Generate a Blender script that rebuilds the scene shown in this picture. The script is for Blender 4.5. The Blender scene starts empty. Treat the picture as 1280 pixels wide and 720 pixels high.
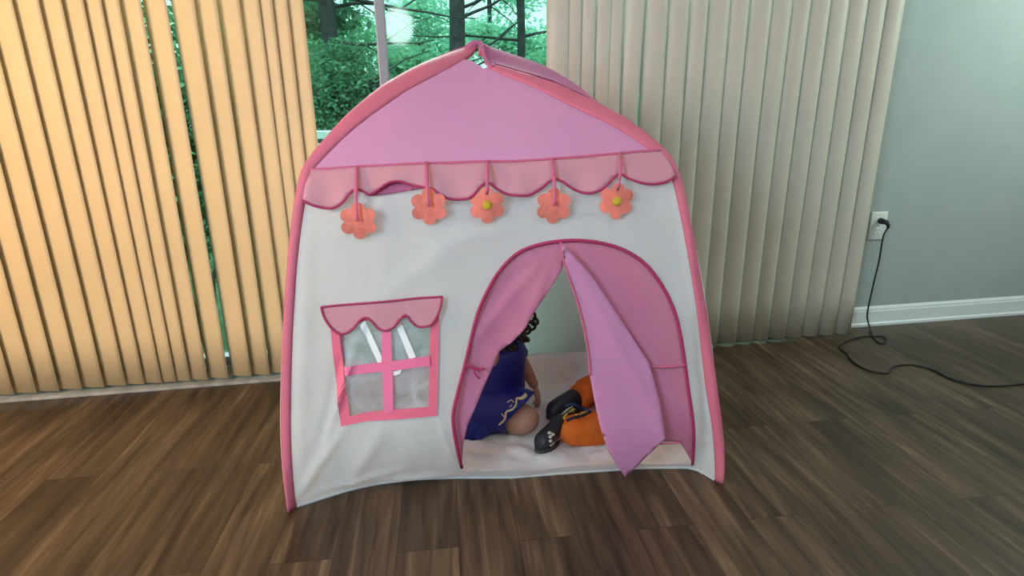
import bpy, bmesh, math, random
from mathutils import Vector, Matrix, noise
from mathutils.geometry import delaunay_2d_cdt
random.seed(7)
PI = math.pi
R = math.radians
scene = bpy.context.scene
C = scene.collection

# ------------------------------------------------------------ camera
F_PX, CAM_H = 721.0, 1.05
cam_d = bpy.data.cameras.new('camera')
cam_d.sensor_width = 36.0
cam_d.lens = F_PX / 1280.0 * 36.0
cam_d.clip_start = 0.02
cam_d.clip_end = 500
cam = bpy.data.objects.new('camera', cam_d)
C.objects.link(cam)
CAM_M = Matrix.Rotation(R(-9.2), 3, 'Z') @ Matrix.Rotation(R(90 - 16.8), 3, 'X') @ Matrix.Rotation(R(-.67), 3, 'Z')
CAM_P = Vector((0, 0, CAM_H))
cam.matrix_world = Matrix.Translation(CAM_P) @ CAM_M.to_4x4()
scene.camera = cam

# ------------------------------------------------------------ look
scene.view_settings.view_transform = 'Standard'
scene.view_settings.look = 'None'
scene.view_settings.exposure = 0.0
scene.view_settings.gamma = 1.0
scene.view_settings.use_curve_mapping = False

# ------------------------------------------------------------ world: bright overcast sky
w = bpy.data.worlds.new('overcast_sky')
scene.world = w
w.use_nodes = True
nt = w.node_tree
bg = nt.nodes['Background']
tc = nt.nodes.new('ShaderNodeTexCoord')
sp = nt.nodes.new('ShaderNodeSeparateXYZ')
cr = nt.nodes.new('ShaderNodeValToRGB')
cr.color_ramp.elements[0].position = 0.0
cr.color_ramp.elements[0].color = (0.36, 0.66, 0.58, 1)
cr.color_ramp.elements[1].position = 0.45
cr.color_ramp.elements[1].color = (0.55, 0.95, 0.88, 1)
nt.links.new(tc.outputs['Generated'], sp.inputs[0])
nt.links.new(sp.outputs['Z'], cr.inputs[0])
nt.links.new(cr.outputs[0], bg.inputs['Color'])
bg.inputs['Strength'].default_value = 2.2


def area(name, loc, target, sx, sy, power, col):
    d = bpy.data.lights.new(name, 'AREA')
    d.shape = 'RECTANGLE'
    d.size, d.size_y = sx, sy
    d.energy = power
    d.color = col
    o = bpy.data.objects.new(name, d)
    o.location = loc
    o.rotation_euler = (Vector(target) - Vector(loc)).to_track_quat('-Z', 'Y').to_euler()
    C.objects.link(o)
    return o


# daylight from windows behind and to the right of the camera, ceiling bounce and a warm lamp on the left
area('left_window_daylight', (-2.38, -.75, 1.5), (0.5, 1.3, .6), 2.0, 1.5, 150, (.60, .82, 1.0))
area('right_window_daylight', (3.40, 1.5, 1.95), (2.0, 2.3, 1.5), .8, .7, 34, (.74, 1.0, .93))
area('ceiling_light', (0.7, -0.2, 2.36), (0.5, 0.4, 0), 1.6, 1.6, 25, (.98, .96, .92))
area('warm_lamp_light', (-2.25, 0.75, 1.5), (-1.1, 2.33, .75), .35, .5, 32, (1.0, .66, .30))
area('deck_sky_fill', (0.3, 3.3, 2.6), (0.3, 1.9, .7), 2.6, 1.0, 330, (.72, 1.0, .95))  # unseen fill added above the door to brighten the tent's inside
sun_d = bpy.data.lights.new('soft_sun', 'SUN')
sun_d.energy = 3.0
sun_d.angle = R(25)
sun_d.color = (.85, 1.0, .92)
sun = bpy.data.objects.new('soft_sun', sun_d)
sun.rotation_euler = Vector((.25, .62, -1)).to_track_quat('-Z', 'Y').to_euler()
C.objects.link(sun)

# ------------------------------------------------------------ materials
def mat(name, col, rough=.6, spec=.4, **k):
    m = bpy.data.materials.new(name)
    m.use_nodes = True
    n = m.node_tree
    b = n.nodes['Principled BSDF']
    b.inputs['Base Color'].default_value = (*col, 1)
    b.inputs['Roughness'].default_value = rough
    b.inputs['Specular IOR Level'].default_value = spec
    b.inputs['Metallic'].default_value = k.get('metal', 0)
    if 'noise' in k:                      # subtle colour mottling
        s, amt = k['noise']
        t = n.nodes.new('ShaderNodeTexCoord')
        x = n.nodes.new('ShaderNodeTexNoise')
        x.inputs['Scale'].default_value = s
        x.inputs['Detail'].default_value = 4
        r = n.nodes.new('ShaderNodeValToRGB')
        r.color_ramp.elements[0].position = .3
        r.color_ramp.elements[1].position = .7
        r.color_ramp.elements[0].color = (*[c * (1 - amt) for c in col], 1)
        r.color_ramp.elements[1].color = (*[min(1, c * (1 + amt)) for c in col], 1)
        n.links.new(t.outputs['Object'], x.inputs['Vector'])
        n.links.new(x.outputs['Fac'], r.inputs[0])
        n.links.new(r.outputs[0], b.inputs['Base Color'])
    if 'bump' in k:
        s, st = k['bump']
        t = n.nodes.new('ShaderNodeTexCoord')
        x = n.nodes.new('ShaderNodeTexNoise')
        x.inputs['Scale'].default_value = s
        x.inputs['Detail'].default_value = 3
        bp = n.nodes.new('ShaderNodeBump')
        bp.inputs['Strength'].default_value = st
        bp.inputs['Distance'].default_value = .01
        n.links.new(t.outputs['Object'], x.inputs['Vector'])
        n.links.new(x.outputs['Fac'], bp.inputs['Height'])
        n.links.new(bp.outputs[0], b.inputs['Normal'])
    if 'trans' in k:                      # thin cloth or leaf letting light through
        tr = n.nodes.new('ShaderNodeBsdfTranslucent')
        tr.inputs['Color'].default_value = (*k.get('tcol', col), 1)
        mx = n.nodes.new('ShaderNodeMixShader')
        mx.inputs[0].default_value = k['trans']
        out = n.nodes['Material Output']
        n.links.new(b.outputs[0], mx.inputs[1])
        n.links.new(tr.outputs[0], mx.inputs[2])
        last = mx
        if 'clear' in k:                  # sheer weave
            tp = n.nodes.new('ShaderNodeBsdfTransparent')
            m2 = n.nodes.new('ShaderNodeMixShader')
            m2.inputs[0].default_value = k['clear']
            n.links.new(mx.outputs[0], m2.inputs[1])
            n.links.new(tp.outputs[0], m2.inputs[2])
            last = m2
        n.links.new(last.outputs[0], out.inputs['Surface'])
    if 'emit' in k:
        b.inputs['Emission Color'].default_value = (*k['emit'][0], 1)
        b.inputs['Emission Strength'].default_value = k['emit'][1]
    return m


M = {}
M['white_cloth'] = mat('white_nylon', (.83, .86, .89), .6, .3, trans=.55, tcol=(.95, .96, .94), bump=(11, .9))
M['floor_cloth'] = mat('tent_floor_nylon', (.76, .71, .69), .5, .4, trans=.1, bump=(14, .8))
M['roof_cloth'] = mat('pink_roof_nylon', (.86, .38, .66), .6, .3, trans=.45, tcol=(.90, .48, .74), bump=(7, .2))
M['side_roof'] = mat('pink_side_nylon', (.66, .20, .38), .7, .15, trans=.35, bump=(7, .2))
M['valance'] = mat('dusty_pink_gauze', (.78, .38, .46), .65, .25, trans=.25, clear=.1, bump=(9, .2))
M['curtain'] = mat('pink_gauze', (.80, .32, .50), .6, .3, trans=.4, clear=.2, bump=(8, .25))
M['curtain_flap'] = mat('pink_door_nylon', (.76, .33, .57), .6, .3, trans=.25, bump=(8, .25))
M['sleeve'] = mat('rose_pole_sleeve', (.72, .18, .27), .6, .3, trans=.15, bump=(16, .35))
M['piping'] = mat('raspberry_piping', (.42, .035, .12), .6, .3)
M['seam'] = mat('rose_seam', (.60, .13, .24), .6, .3)
M['frame_cloth'] = mat('coral_pink_tape', (.85, .16, .26), .6, .3, bump=(14, .2))
M['bar_cloth'] = mat('pink_tape', (.88, .19, .36), .6, .3)
M['petal'] = mat('coral_felt', (.82, .22, .17), .85, .2, noise=(60, .1))
M['pollen'] = mat('mustard_felt', (.58, .40, .04), .85, .2, noise=(80, .15))
M['strip_white'] = mat('white_gloss_strip', (.95, .95, .95), .25, .5)
M['pole'] = mat('fibreglass_pole', (.75, .74, .70), .4, .5)
M['slat_left'] = mat('lamplit_cream_vinyl', (.76, .53, .29), .5, .35, trans=.06, noise=(3, .04))  # warm lamplight put into the left slats' yellower colour
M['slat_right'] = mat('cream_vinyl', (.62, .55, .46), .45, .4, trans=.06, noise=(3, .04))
M['wall'] = mat('grey_green_paint', (.385, .415, .39), .8, .2, noise=(5, .03), bump=(120, .05))
M['wall_white'] = mat('off_white_paint', (.62, .60, .56), .85, .2, noise=(4, .03))
M['trim'] = mat('white_gloss_paint', (.74, .75, .73), .35, .5)
M['alu'] = mat('brushed_bronze_aluminium', (.30, .28, .33), .42, .5, metal=.25)
M['sill'] = mat('pale_threshold', (.34, .32, .30), .5, .4, noise=(18, .25))
M['chain'] = mat('white_plastic', (.80, .80, .78), .4, .5)
M['plastic_black'] = mat('black_rubber', (.012, .012, .014), .5, .4)
M['plate'] = mat('outlet_plastic', (.72, .71, .66), .35, .5)
M['skin'] = mat('child_skin', (.44, .22, .15), .6, .35, noise=(20, .06))
M['hair'] = mat('dark_brown_hair', (.018, .011, .009), .45, .5)
M['blue'] = mat('royal_blue_satin', (.005, .008, .15), .5, .4, bump=(14, .5))
M['gold'] = mat('pale_gold_trim', (.62, .52, .28), .5, .5)
M['orange'] = mat('orange_costume_cloth', (.62, .12, .012), .75, .25, bump=(16, .8))
M['shoe'] = mat('black_shoe', (.012, .012, .016), .5, .4)
M['shoe_blue'] = mat('dark_blue_cloth', (.03, .06, .14), .6, .3)
M['yellow'] = mat('yellow_trim', (.75, .55, .05), .6, .3)
M['sole'] = mat('grey_sole', (.05, .05, .042), .7, .3, noise=(60, .5))
M['cream'] = mat('cream_lace', (.55, .50, .40), .7, .3)
M['eye'] = mat('eye_white', (.8, .8, .78), .3, .5)
M['lip'] = mat('lip', (.42, .13, .11), .6, .3)
M['bark'] = mat('dark_bark', (.030, .030, .033), .9, .2, noise=(14, .4), bump=(30, .8))
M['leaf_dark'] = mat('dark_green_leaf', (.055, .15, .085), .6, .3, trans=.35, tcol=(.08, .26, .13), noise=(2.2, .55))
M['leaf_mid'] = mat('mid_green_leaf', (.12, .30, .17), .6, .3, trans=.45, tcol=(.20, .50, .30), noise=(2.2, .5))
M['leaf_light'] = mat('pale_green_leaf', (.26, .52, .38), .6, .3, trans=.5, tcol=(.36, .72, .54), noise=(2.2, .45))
M['ground'] = mat('forest_ground', (.05, .10, .05), .9, .1, noise=(2, .5))
M['rail'] = mat('pale_deck_rail', (.34, .44, .42), .6, .3)
M['metal'] = mat('dark_metal', (.05, .05, .05), .4, .5, metal=.6)


def glass_mat(name, tint, fmul, rough):
    m = bpy.data.materials.new(name)
    m.use_nodes = True
    n = m.node_tree
    for x in list(n.nodes):
        if x.type != 'OUTPUT_MATERIAL':
            n.nodes.remove(x)
    out = [x for x in n.nodes][0]
    tp = n.nodes.new('ShaderNodeBsdfTransparent')
    tp.inputs['Color'].default_value = (*tint, 1)
    gl = n.nodes.new('ShaderNodeBsdfGlossy')
    gl.inputs['Roughness'].default_value = rough
    fr = n.nodes.new('ShaderNodeFresnel')
    fr.inputs['IOR'].default_value = fmul
    mx = n.nodes.new('ShaderNodeMixShader')
    n.links.new(fr.outputs[0], mx.inputs[0])
    n.links.new(tp.outputs[0], mx.inputs[1])
    n.links.new(gl.outputs[0], mx.inputs[2])
    n.links.new(mx.outputs[0], out.inputs['Surface'])
    return m


M['glass'] = glass_mat('door_glass', (.90, .99, .96), 1.45, .055)
M['vinyl'] = glass_mat('clear_vinyl', (.93, .94, .97), 1.9, .20)
_n = M['vinyl'].node_tree
_o = [x for x in _n.nodes if x.type == 'OUTPUT_MATERIAL'][0]
_s = _o.inputs['Surface'].links[0].from_socket
_d = _n.nodes.new('ShaderNodeBsdfDiffuse')
_d.inputs['Color'].default_value = (.80, .84, .92, 1)
_w = _n.nodes.new('ShaderNodeTexNoise')
_w.inputs['Scale'].default_value = 9
_w.inputs['Distortion'].default_value = 1.5
_r = _n.nodes.new('ShaderNodeMapRange')
_r.inputs[1].default_value = .35; _r.inputs[2].default_value = .7; _r.inputs[3].default_value = .14; _r.inputs[4].default_value = .42
_n.links.new([x for x in [_n.nodes.new('ShaderNodeTexCoord')]][0].outputs['Object'], _w.inputs['Vector'])
_n.links.new(_w.outputs['Fac'], _r.inputs[0])
_m = _n.nodes.new('ShaderNodeMixShader')
_n.links.new(_r.outputs[0], _m.inputs[0])
_n.links.new(_s, _m.inputs[1])
_n.links.new(_d.outputs[0], _m.inputs[2])
_n.links.new(_m.outputs[0], _o.inputs['Surface'])


def wood_mat():
    m = bpy.data.materials.new('vinyl_plank_wood')
    m.use_nodes = True
    n = m.node_tree
    L = n.links.new
    b = n.nodes['Principled BSDF']
    tcn = n.nodes.new('ShaderNodeTexCoord')
    mp = n.nodes.new('ShaderNodeMapping')
    mp.inputs['Rotation'].default_value = (0, 0, R(90 + 2.5))
    L(tcn.outputs['Object'], mp.inputs['Vector'])
    br = n.nodes.new('ShaderNodeTexBrick')
    br.inputs['Scale'].default_value = 1
    br.inputs['Brick Width'].default_value = 1.22
    br.inputs['Row Height'].default_value = .155
    br.inputs['Mortar Size'].default_value = .0012
    br.inputs['Mortar Smooth'].default_value = .3
    br.inputs['Bias'].default_value = -.1
    br.offset = .37
    br.inputs['Color1'].default_value = (.0, .0, .0, 1)
    br.inputs['Color2'].default_value = (1, 1, 1, 1)
    br.inputs['Mortar'].default_value = (.3, .3, .3, 1)
    L(mp.outputs[0], br.inputs['Vector'])
    # grain: noise stretched along the plank, offset per plank
    off = n.nodes.new('ShaderNodeVectorMath'); off.operation = 'MULTIPLY_ADD'
    off.inputs[1].default_value = (3.7, 9.1, 5.3)
    L(br.outputs['Color'], off.inputs[0])
    L(mp.outputs[0], off.inputs[2])
    m1 = n.nodes.new('ShaderNodeMapping'); m1.inputs['Scale'].default_value = (2.4, 30, 1)
    L(off.outputs[0], m1.inputs['Vector'])
    g1 = n.nodes.new('ShaderNodeTexNoise'); g1.inputs['Scale'].default_value = 1.0
    g1.inputs['Detail'].default_value = 6; g1.inputs['Roughness'].default_value = .6; g1.inputs['Distortion'].default_value = .5
    L(m1.outputs[0], g1.inputs['Vector'])
    m2 = n.nodes.new('ShaderNodeMapping'); m2.inputs['Scale'].default_value = (1.6, 7, 1)
    L(off.outputs[0], m2.inputs['Vector'])
    g2 = n.nodes.new('ShaderNodeTexNoise'); g2.inputs['Scale'].default_value = 1.0
    g2.inputs['Detail'].default_value = 4; g2.inputs['Distortion'].default_value = .8
    L(m2.outputs[0], g2.inputs['Vector'])
    r1 = n.nodes.new('ShaderNodeValToRGB')
    e = r1.color_ramp.elements
    e[0].position = .30; e[0].color = (.034, .020, .012, 1)
    e[1].position = .78; e[1].color = (.23, .162, .105, 1)
    x = e.new(.47); x.color = (.078, .049, .030, 1)
    x = e.new(.60); x.color = (.118, .077, .047, 1)
    L(g1.outputs['Fac'], r1.inputs[0])
    r2 = n.nodes.new('ShaderNodeValToRGB')
    r2.color_ramp.elements[0].position = .3; r2.color_ramp.elements[0].color = (.62, .60, .58, 1)
    r2.color_ramp.elements[1].position = .7; r2.color_ramp.elements[1].color = (1.25, 1.22, 1.18, 1)
    L(g2.outputs['Fac'], r2.inputs[0])
    mu = n.nodes.new('ShaderNodeMixRGB'); mu.blend_type = 'MULTIPLY'; mu.inputs[0].default_value = 1
    L(r1.outputs[0], mu.inputs[1]); L(r2.outputs[0], mu.inputs[2])
    r3 = n.nodes.new('ShaderNodeValToRGB')
    r3.color_ramp.elements[0].color = (.78, .76, .75, 1)
    r3.color_ramp.elements[1].color = (1.18, 1.16, 1.14, 1)
    L(br.outputs['Color'], r3.inputs[0])
    mu2 = n.nodes.new('ShaderNodeMixRGB'); mu2.blend_type = 'MULTIPLY'; mu2.inputs[0].default_value = 1
    L(mu.outputs[0], mu2.inputs[1]); L(r3.outputs[0], mu2.inputs[2])
    mu3 = n.nodes.new('ShaderNodeMixRGB'); mu3.blend_type = 'MIX'
    mu3.inputs[2].default_value = (.03, .018, .012, 1)
    L(br.outputs['Fac'], mu3.inputs[0]); L(mu2.outputs[0], mu3.inputs[1])
    L(mu3.outputs[0], b.inputs['Base Color'])
    rr = n.nodes.new('ShaderNodeMapRange')
    rr.inputs[3].default_value = .30; rr.inputs[4].default_value = .48
    L(g1.outputs['Fac'], rr.inputs[0]); L(rr.outputs[0], b.inputs['Roughness'])
    bp = n.nodes.new('ShaderNodeBump'); bp.inputs['Strength'].default_value = .12; bp.inputs['Distance'].default_value = .004
    L(g1.outputs['Fac'], bp.inputs['Height']); L(bp.outputs[0], b.inputs['Normal'])
    b.inputs['Specular IOR Level'].default_value = .33
    return m


M['wood'] = wood_mat()

# ------------------------------------------------------------ helpers
def tag(o, label=None, cat=None, group=None, kind=None):
    if label: o['label'] = label
    if cat: o['category'] = cat
    if group: o['group'] = group
    if kind: o['kind'] = kind
    return o


def empty(name, loc, rz=0):
    o = bpy.data.objects.new(name, None)
    o.empty_display_size = .1
    C.objects.link(o)
    o.location = loc
    o.rotation_euler = (0, 0, rz)
    o.matrix_world = Matrix.Translation(loc) @ Matrix.Rotation(rz, 4, 'Z')
    return o


WM = {}


def root_matrix(o):
    m = Matrix.Translation(o.location) @ o.rotation_euler.to_matrix().to_4x4()
    if o.parent:
        m = root_matrix(o.parent) @ m
    return m


def link(name, me, m, parent=None, smooth=True):
    """me holds world coordinates; stored in the parent's frame"""
    o = bpy.data.objects.new(name, me)
    C.objects.link(o)
    if m:
        me.materials.append(m)
    if smooth:
        for p in me.polygons:
            p.use_smooth = True
    if parent:
        me.transform(root_matrix(parent).inverted())
        o.parent = parent
    return o


def obj(name, bm, m, parent=None, smooth=True):
    me = bpy.data.meshes.new(name)
    bmesh.ops.recalc_face_normals(bm, faces=bm.faces[:])
    bm.to_mesh(me)
    bm.free()
    return link(name, me, m, parent, smooth)


def box(bm, x0, x1, y0, y1, z0, z1, bev=0):
    r = bmesh.ops.create_cube(bm, size=1)
    vs = r['verts']
    for v in vs:
        v.co = Vector(((x0 + x1) / 2 + v.co.x * (x1 - x0), (y0 + y1) / 2 + v.co.y * (y1 - y0), (z0 + z1) / 2 + v.co.z * (z1 - z0)))
    if bev:
        es = list({e for v in vs for e in v.link_edges})
        bmesh.ops.bevel(bm, geom=es, offset=bev, segments=2, affect='EDGES', profile=.5)
    return vs


def tube(bm, pts, rad, seg=8, caps=True, flat=None):
    """tube through world points; rad number or list; flat=(vector, factor) squashes it along a vector"""
    pts = [Vector(p) for p in pts]
    n = len(pts)
    rings = []
    up = Vector((0, 0, 1))
    prev = None
    for i, p in enumerate(pts):
        t = (pts[min(i + 1, n - 1)] - pts[max(i - 1, 0)])
        if t.length < 1e-9: t = Vector((0, 0, 1))
        t.normalize()
        if prev is None:
            a = t.cross(Vector((0, 1, 0)))
            if a.length < .2: a = t.cross(Vector((1, 0, 0)))
        else:
            a = prev - t * prev.dot(t)
        a.normalize(); prev = a
        b = t.cross(a)
        r = rad[i] if isinstance(rad, (list, tuple)) else rad
        ring = []
        for k in range(seg):
            d = (a * math.cos(2 * PI * k / seg) + b * math.sin(2 * PI * k / seg)) * r
            if flat:
                d = d - flat[0] * d.dot(flat[0]) * (1 - flat[1])
            ring.append(bm.verts.new(p + d))
        rings.append(ring)
    for i in range(n - 1):
        for k in range(seg):
            bm.faces.new((rings[i][k], rings[i][(k + 1) % seg], rings[i + 1][(k + 1) % seg], rings[i + 1][k]))
    if caps:
        bm.faces.new(rings[0][::-1]); bm.faces.new(rings[-1])


def ball(bm, c, r, sub=2, sc=(1, 1, 1), rot=None):
    res = bmesh.ops.create_icosphere(bm, subdivisions=sub, radius=r)
    for v in res['verts']:
        v.co = Vector((v.co.x * sc[0], v.co.y * sc[1], v.co.z * sc[2]))
        if rot: v.co = rot @ v.co
        v.co += Vector(c)
    return res['verts']


def catmull(P, k=6):
    out = []
    n = len(P)
    for i in range(n - 1):
        a, b, c, d = P[max(i - 1, 0)], P[i], P[i + 1], P[min(i + 2, n - 1)]
        for j in range(k):
            t = j / k
            out.append(tuple(.5 * ((2 * b[q]) + (-a[q] + c[q]) * t + (2 * a[q] - 5 * b[q] + 4 * c[q] - d[q]) * t * t + (-a[q] + 3 * b[q] - 3 * c[q] + d[q]) * t ** 3) for q in range(len(b))))
    out.append(tuple(P[-1]))
    return out


def ray(x, y):
    return CAM_M @ Vector(((x - 640) / F_PX, -(y - 360) / F_PX, -1.0))


def on_floor(x, y, z=0):
    d = ray(x, y)
    return CAM_P + d * ((z - CAM_H) / d.z)


def on_y(x, y, Y):
    d = ray(x, y)
    return CAM_P + d * (Y / d.y)


def solidify(o, th, off=0):
    md = o.modifiers.new('thickness', 'SOLIDIFY')
    md.thickness = th
    md.offset = off
    return o


def interp(tab, x):
    if x <= tab[0][0]: return tab[0][1]
    for i in range(len(tab) - 1):
        if x <= tab[i + 1][0]:
            a, b = tab[i], tab[i + 1]
            return a[1] + (b[1] - a[1]) * (x - a[0]) / (b[0] - a[0])
    return tab[-1][1]


def sm(t):
    t = max(0, min(1, t))
    return t * t * (3 - 2 * t)


# ------------------------------------------------------------ the room
YB = 2.335       # blinds
YW = 2.43        # inner face of the window wall
XL, XR, YR, ZC = -2.45, 3.5, -3.6, 2.4
OX0, OX1, OZ = -2.15, 1.93, 2.08     # sliding door opening


def struct(name, fn, m, smooth=False):
    bm = bmesh.new(); fn(bm)
    return tag(obj(name, bm, m, None, smooth), kind='structure')


struct('floor', lambda b: box(b, XL - .1, XR + .1, YR - .1, YW + .1, -.12, 0), M['wood'])
struct('ceiling', lambda b: box(b, XL - .1, XR + .1, YR - .1, YW + .15, ZC, ZC + .1), M['wall_white'])


def f(b):
    box(b, XL - .1, OX0, YW, YW + .14, 0, ZC)
    box(b, OX1, XR + .1, YW, YW + .14, 0, ZC)
    box(b, OX0, OX1, YW, YW + .14, OZ, ZC)


struct('wall_front', f, M['wall'])
struct('wall_left', lambda b: box(b, XL - .1, XL, YR, YW, 0, ZC), M['wall_white'])
struct('wall_right', lambda b: box(b, XR, XR + .1, YR, YW, 0, ZC), M['wall_white'])
struct('wall_back', lambda b: box(b, XL - .1, XR + .1, YR - .1, YR, 0, ZC), M['wall_white'])


def f(b):        # moulded profile
    prof = [(0, 0), (-.022, 0), (-.022, .012), (-.014, .018), (-.013, .075), (-.010, .082), (-.010, .088), (-.004, .098), (0, .10)]
    a = [b.verts.new((OX1 + .0, YW + p[0], p[1])) for p in prof]
    c = [b.verts.new((XR, YW + p[0], p[1])) for p in prof]
    for i in range(len(prof) - 1):
        b.faces.new((a[i], a[i + 1], c[i + 1], c[i]))
    b.faces.new(a); b.faces.new(c[::-1])


struct('baseboard_front', f, M['trim'])
struct('trim_1', lambda b: (box(b, OX0, OX1, YW - .06, YW + .14, 0, .016, .003), box(b, OX0, .3, YB - .03, YW - .06, 0, .012, .002)), M['sill'])

# sliding glass door: frame, stiles and panes
d1 = tag(empty('door_1', ((OX0 + OX1) / 2, YW + .07, 0)), kind='structure')
bm = bmesh.new()
box(bm, OX0, OX0 + .05, YW + .02, YW + .12, .016, OZ, .004)
box(bm, OX1 - .05, OX1, YW + .02, YW + .12, .016, OZ, .004)
box(bm, OX0, OX1, YW + .02, YW + .12, OZ - .05, OZ, .004)
box(bm, OX0, OX1, YW + .02, YW + .12, .016, .05, .004)
obj('door_frame', bm, M['alu'], d1, False)
sx = on_y(478, 60, YW + .06).x
edges = [OX0 + .05, sx - 1.05, sx, sx + .98, OX1 - .05]
for i, x in enumerate(edges[1:4]):
    bm = bmesh.new()
    box(bm, x - .019, x + .019, YW + .03, YW + .075, .05, OZ - .05, .004)
    obj('stile', bm, M['alu'], d1, False)
for i in range(4):
    bm = bmesh.new()
    box(bm, edges[i] + .005, edges[i + 1] - .005, YW + .060, YW + .066, .05, OZ - .05)
    obj('glass_pane', bm, M['glass'], d1, False)

# ------------------------------------------------------------ vertical blinds
def slat_mesh(cx, wdt, ang, m, parent, y=YB, z0=.026, z1=2.12, curve=.007, tilt=0):
    bm = bmesh.new()
    nseg = 6
    rows = []
    nz = 10
    for j in range(nz + 1):
        z = z0 + (z1 - z0) * j / nz
        row = []
        for i in range(nseg + 1):
            s = (i / nseg - .5)
            px = s * wdt
            py = -curve * (1 - 4 * s * s)
            X = cx + px * math.cos(ang) - py * math.sin(ang) + tilt * (z - 1.1)
            Y = y + px * math.sin(ang) + py * math.cos(ang) + .003 * math.sin(z * 2 + cx * 9)
            row.append(bm.verts.new((X, Y, z)))
        rows.append(row)
    for j in range(nz):
        for i in range(nseg):
            bm.faces.new((rows[j][i], rows[j][i + 1], rows[j + 1][i + 1], rows[j + 1][i]))
    o = obj('slat', bm, m, parent)
    solidify(o, .0016)
    return o


def bx(px):      # floor-level pixel column to world x at the blinds
    base = 485 + (px - 160) * (-.077)
    return on_y(px, base, YB).x


def ux(px, py=90):
    return on_y(px, py, YB).x


left = tag(empty('vertical_blind', (-1.3, YB, 0)), 'cream vertical blind left of the tent with warm lamplight in its colour, its slats half turned with green gaps between', 'blind')
spans = [(ux(a), ux(b)) for a, b in [(165, 191.5), (195.5, 222), (227, 256), (259, 283), (286.5, 311), (311, 335), (335, 351), (351, 369), (369, 388)]]
spans = [(bx(158), bx(181)), (bx(181), bx(203)), (bx(203), bx(221)), (bx(221), bx(239))] + spans
x = spans[0][0]
while x > OX0 - .1:
    spans.insert(0, (x - .078, x)); x -= .080
SL = []


def slat_between(a, b_, m, parent, overlap, dlt, curve, minw=.082, tilt=0, z0=.026):
    """near right edge and far left edge given as positions on the blind's plane"""
    xr = b_ * (YB - dlt) / YB
    xl = min(a - overlap, b_ - minw) * (YB + dlt) / YB
    wd = math.hypot(xr - xl, 2 * dlt)
    slat_mesh((xl + xr) / 2, wd, -math.asin(2 * dlt / wd), m, parent, curve=curve, tilt=tilt, z0=z0)
    return (xl + xr) / 2


for i, (a, b_) in enumerate(spans):
    gap = i == 0 or a - spans[i - 1][1] > .004
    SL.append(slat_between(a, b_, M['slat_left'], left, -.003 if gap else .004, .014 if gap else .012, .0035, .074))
# bead chain that ties slat bottoms
for zc in (.075,):
    bm = bmesh.new()
    pts = []
    for i in range(len(SL) - 1):
        for k in range(8):
            t = k / 8
            pts.append((SL[i] * (1 - t) + SL[i + 1] * t, YB + .017, zc - .012 * math.sin(PI * t)))
    tube(bm, pts, .0016, 5)
    for cx in SL:
        box(bm, cx - .012, cx + .012, YB + .012, YB + .020, zc - .008, zc + .008, .002)
    obj('bead_chain', bm, M['chain'], left)
bm = bmesh.new(); box(bm, OX0 - .12, ux(392), YB - .03, YB + .06, 2.12, 2.17, .004)
obj('headrail', bm, M['chain'], left, False)
bm = bmesh.new(); tube(bm, [(ux(392) - .03, YB - .035, 2.12), (ux(392) - .032, YB - .036, 1.62)], .004, 8)
obj('wand', bm, M['chain'], left)

right = tag(empty('vertical_blind', (1.3, YB, 0)), 'beige vertical blind right of the tent, its closed slats reaching almost to the power outlet', 'blind')
SR = []
ed = [683, 711, 726, 743, 762, 776, 799.5]
ed2 = [800.5, 830, 856, 879, 906, 929, 956, 980, 1002, 1026, 1049, 1072, 1095, 1117]
for L_, first in ((ed, True), (ed2, False)):
    for i in range(len(L_) - 1):
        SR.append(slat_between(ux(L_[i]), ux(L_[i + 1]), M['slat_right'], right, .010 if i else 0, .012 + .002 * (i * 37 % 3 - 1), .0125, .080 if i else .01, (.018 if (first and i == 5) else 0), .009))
bm = bmesh.new(); box(bm, ux(680), SR[-1] + .06, YB - .03, YB + .06, 2.12, 2.17, .004)
obj('headrail', bm, M['chain'], right, False)
bm = bmesh.new()
pts = []
for i in range(len(SR) - 1):
    for k in range(6):
        t = k / 6
        pts.append((SR[i] * (1 - t) + SR[i + 1] * t, YB + .027, .075 - .012 * math.sin(PI * t)))
tube(bm, pts, .0016, 5)
obj('bead_chain', bm, M['chain'], right)

# ------------------------------------------------------------ tent geometry frame
TA = on_floor(360, 641); TB = on_floor(903, 604)
TU = (TB - TA).normalized()
TV = Vector((-TU.y, TU.x, 0))
VM = .40          # depth of the apex behind the front line
DEPTH = 2 * VM
DT = catmull([(0, 0), (.2, .007), (.4, .020), (.6, .036), (.8, .062), (.92, .092), (1.0, .145), (1.1, .225), (1.18, .31), (1.235, .385), (1.26, .40)], 5)
HEM = []


def D(z):
    return interp(DT, z)


def T(u, v, z):
    return TA + TU * u + TV * v + Vector((0, 0, z))


def toT(P):
    q = P - TA
    return q.dot(TU), q.dot(TV), q.z


for q in [(360, 641), (372, 633), (400, 624), (435, 613), (470, 605), (520, 599), (575, 597), (640, 597), (700, 592), (760, 588), (800, 585), (860, 585), (880, 592), (893, 600), (903, 604)]:
    uu, vv, _ = toT(on_floor(*q))
    HEM.append((uu, max(0, vv)))


def S(u, z):
    h = interp(HEM, u)
    k = max(0, 1 - z / .26)
    return D(z) + h * k * k


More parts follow.
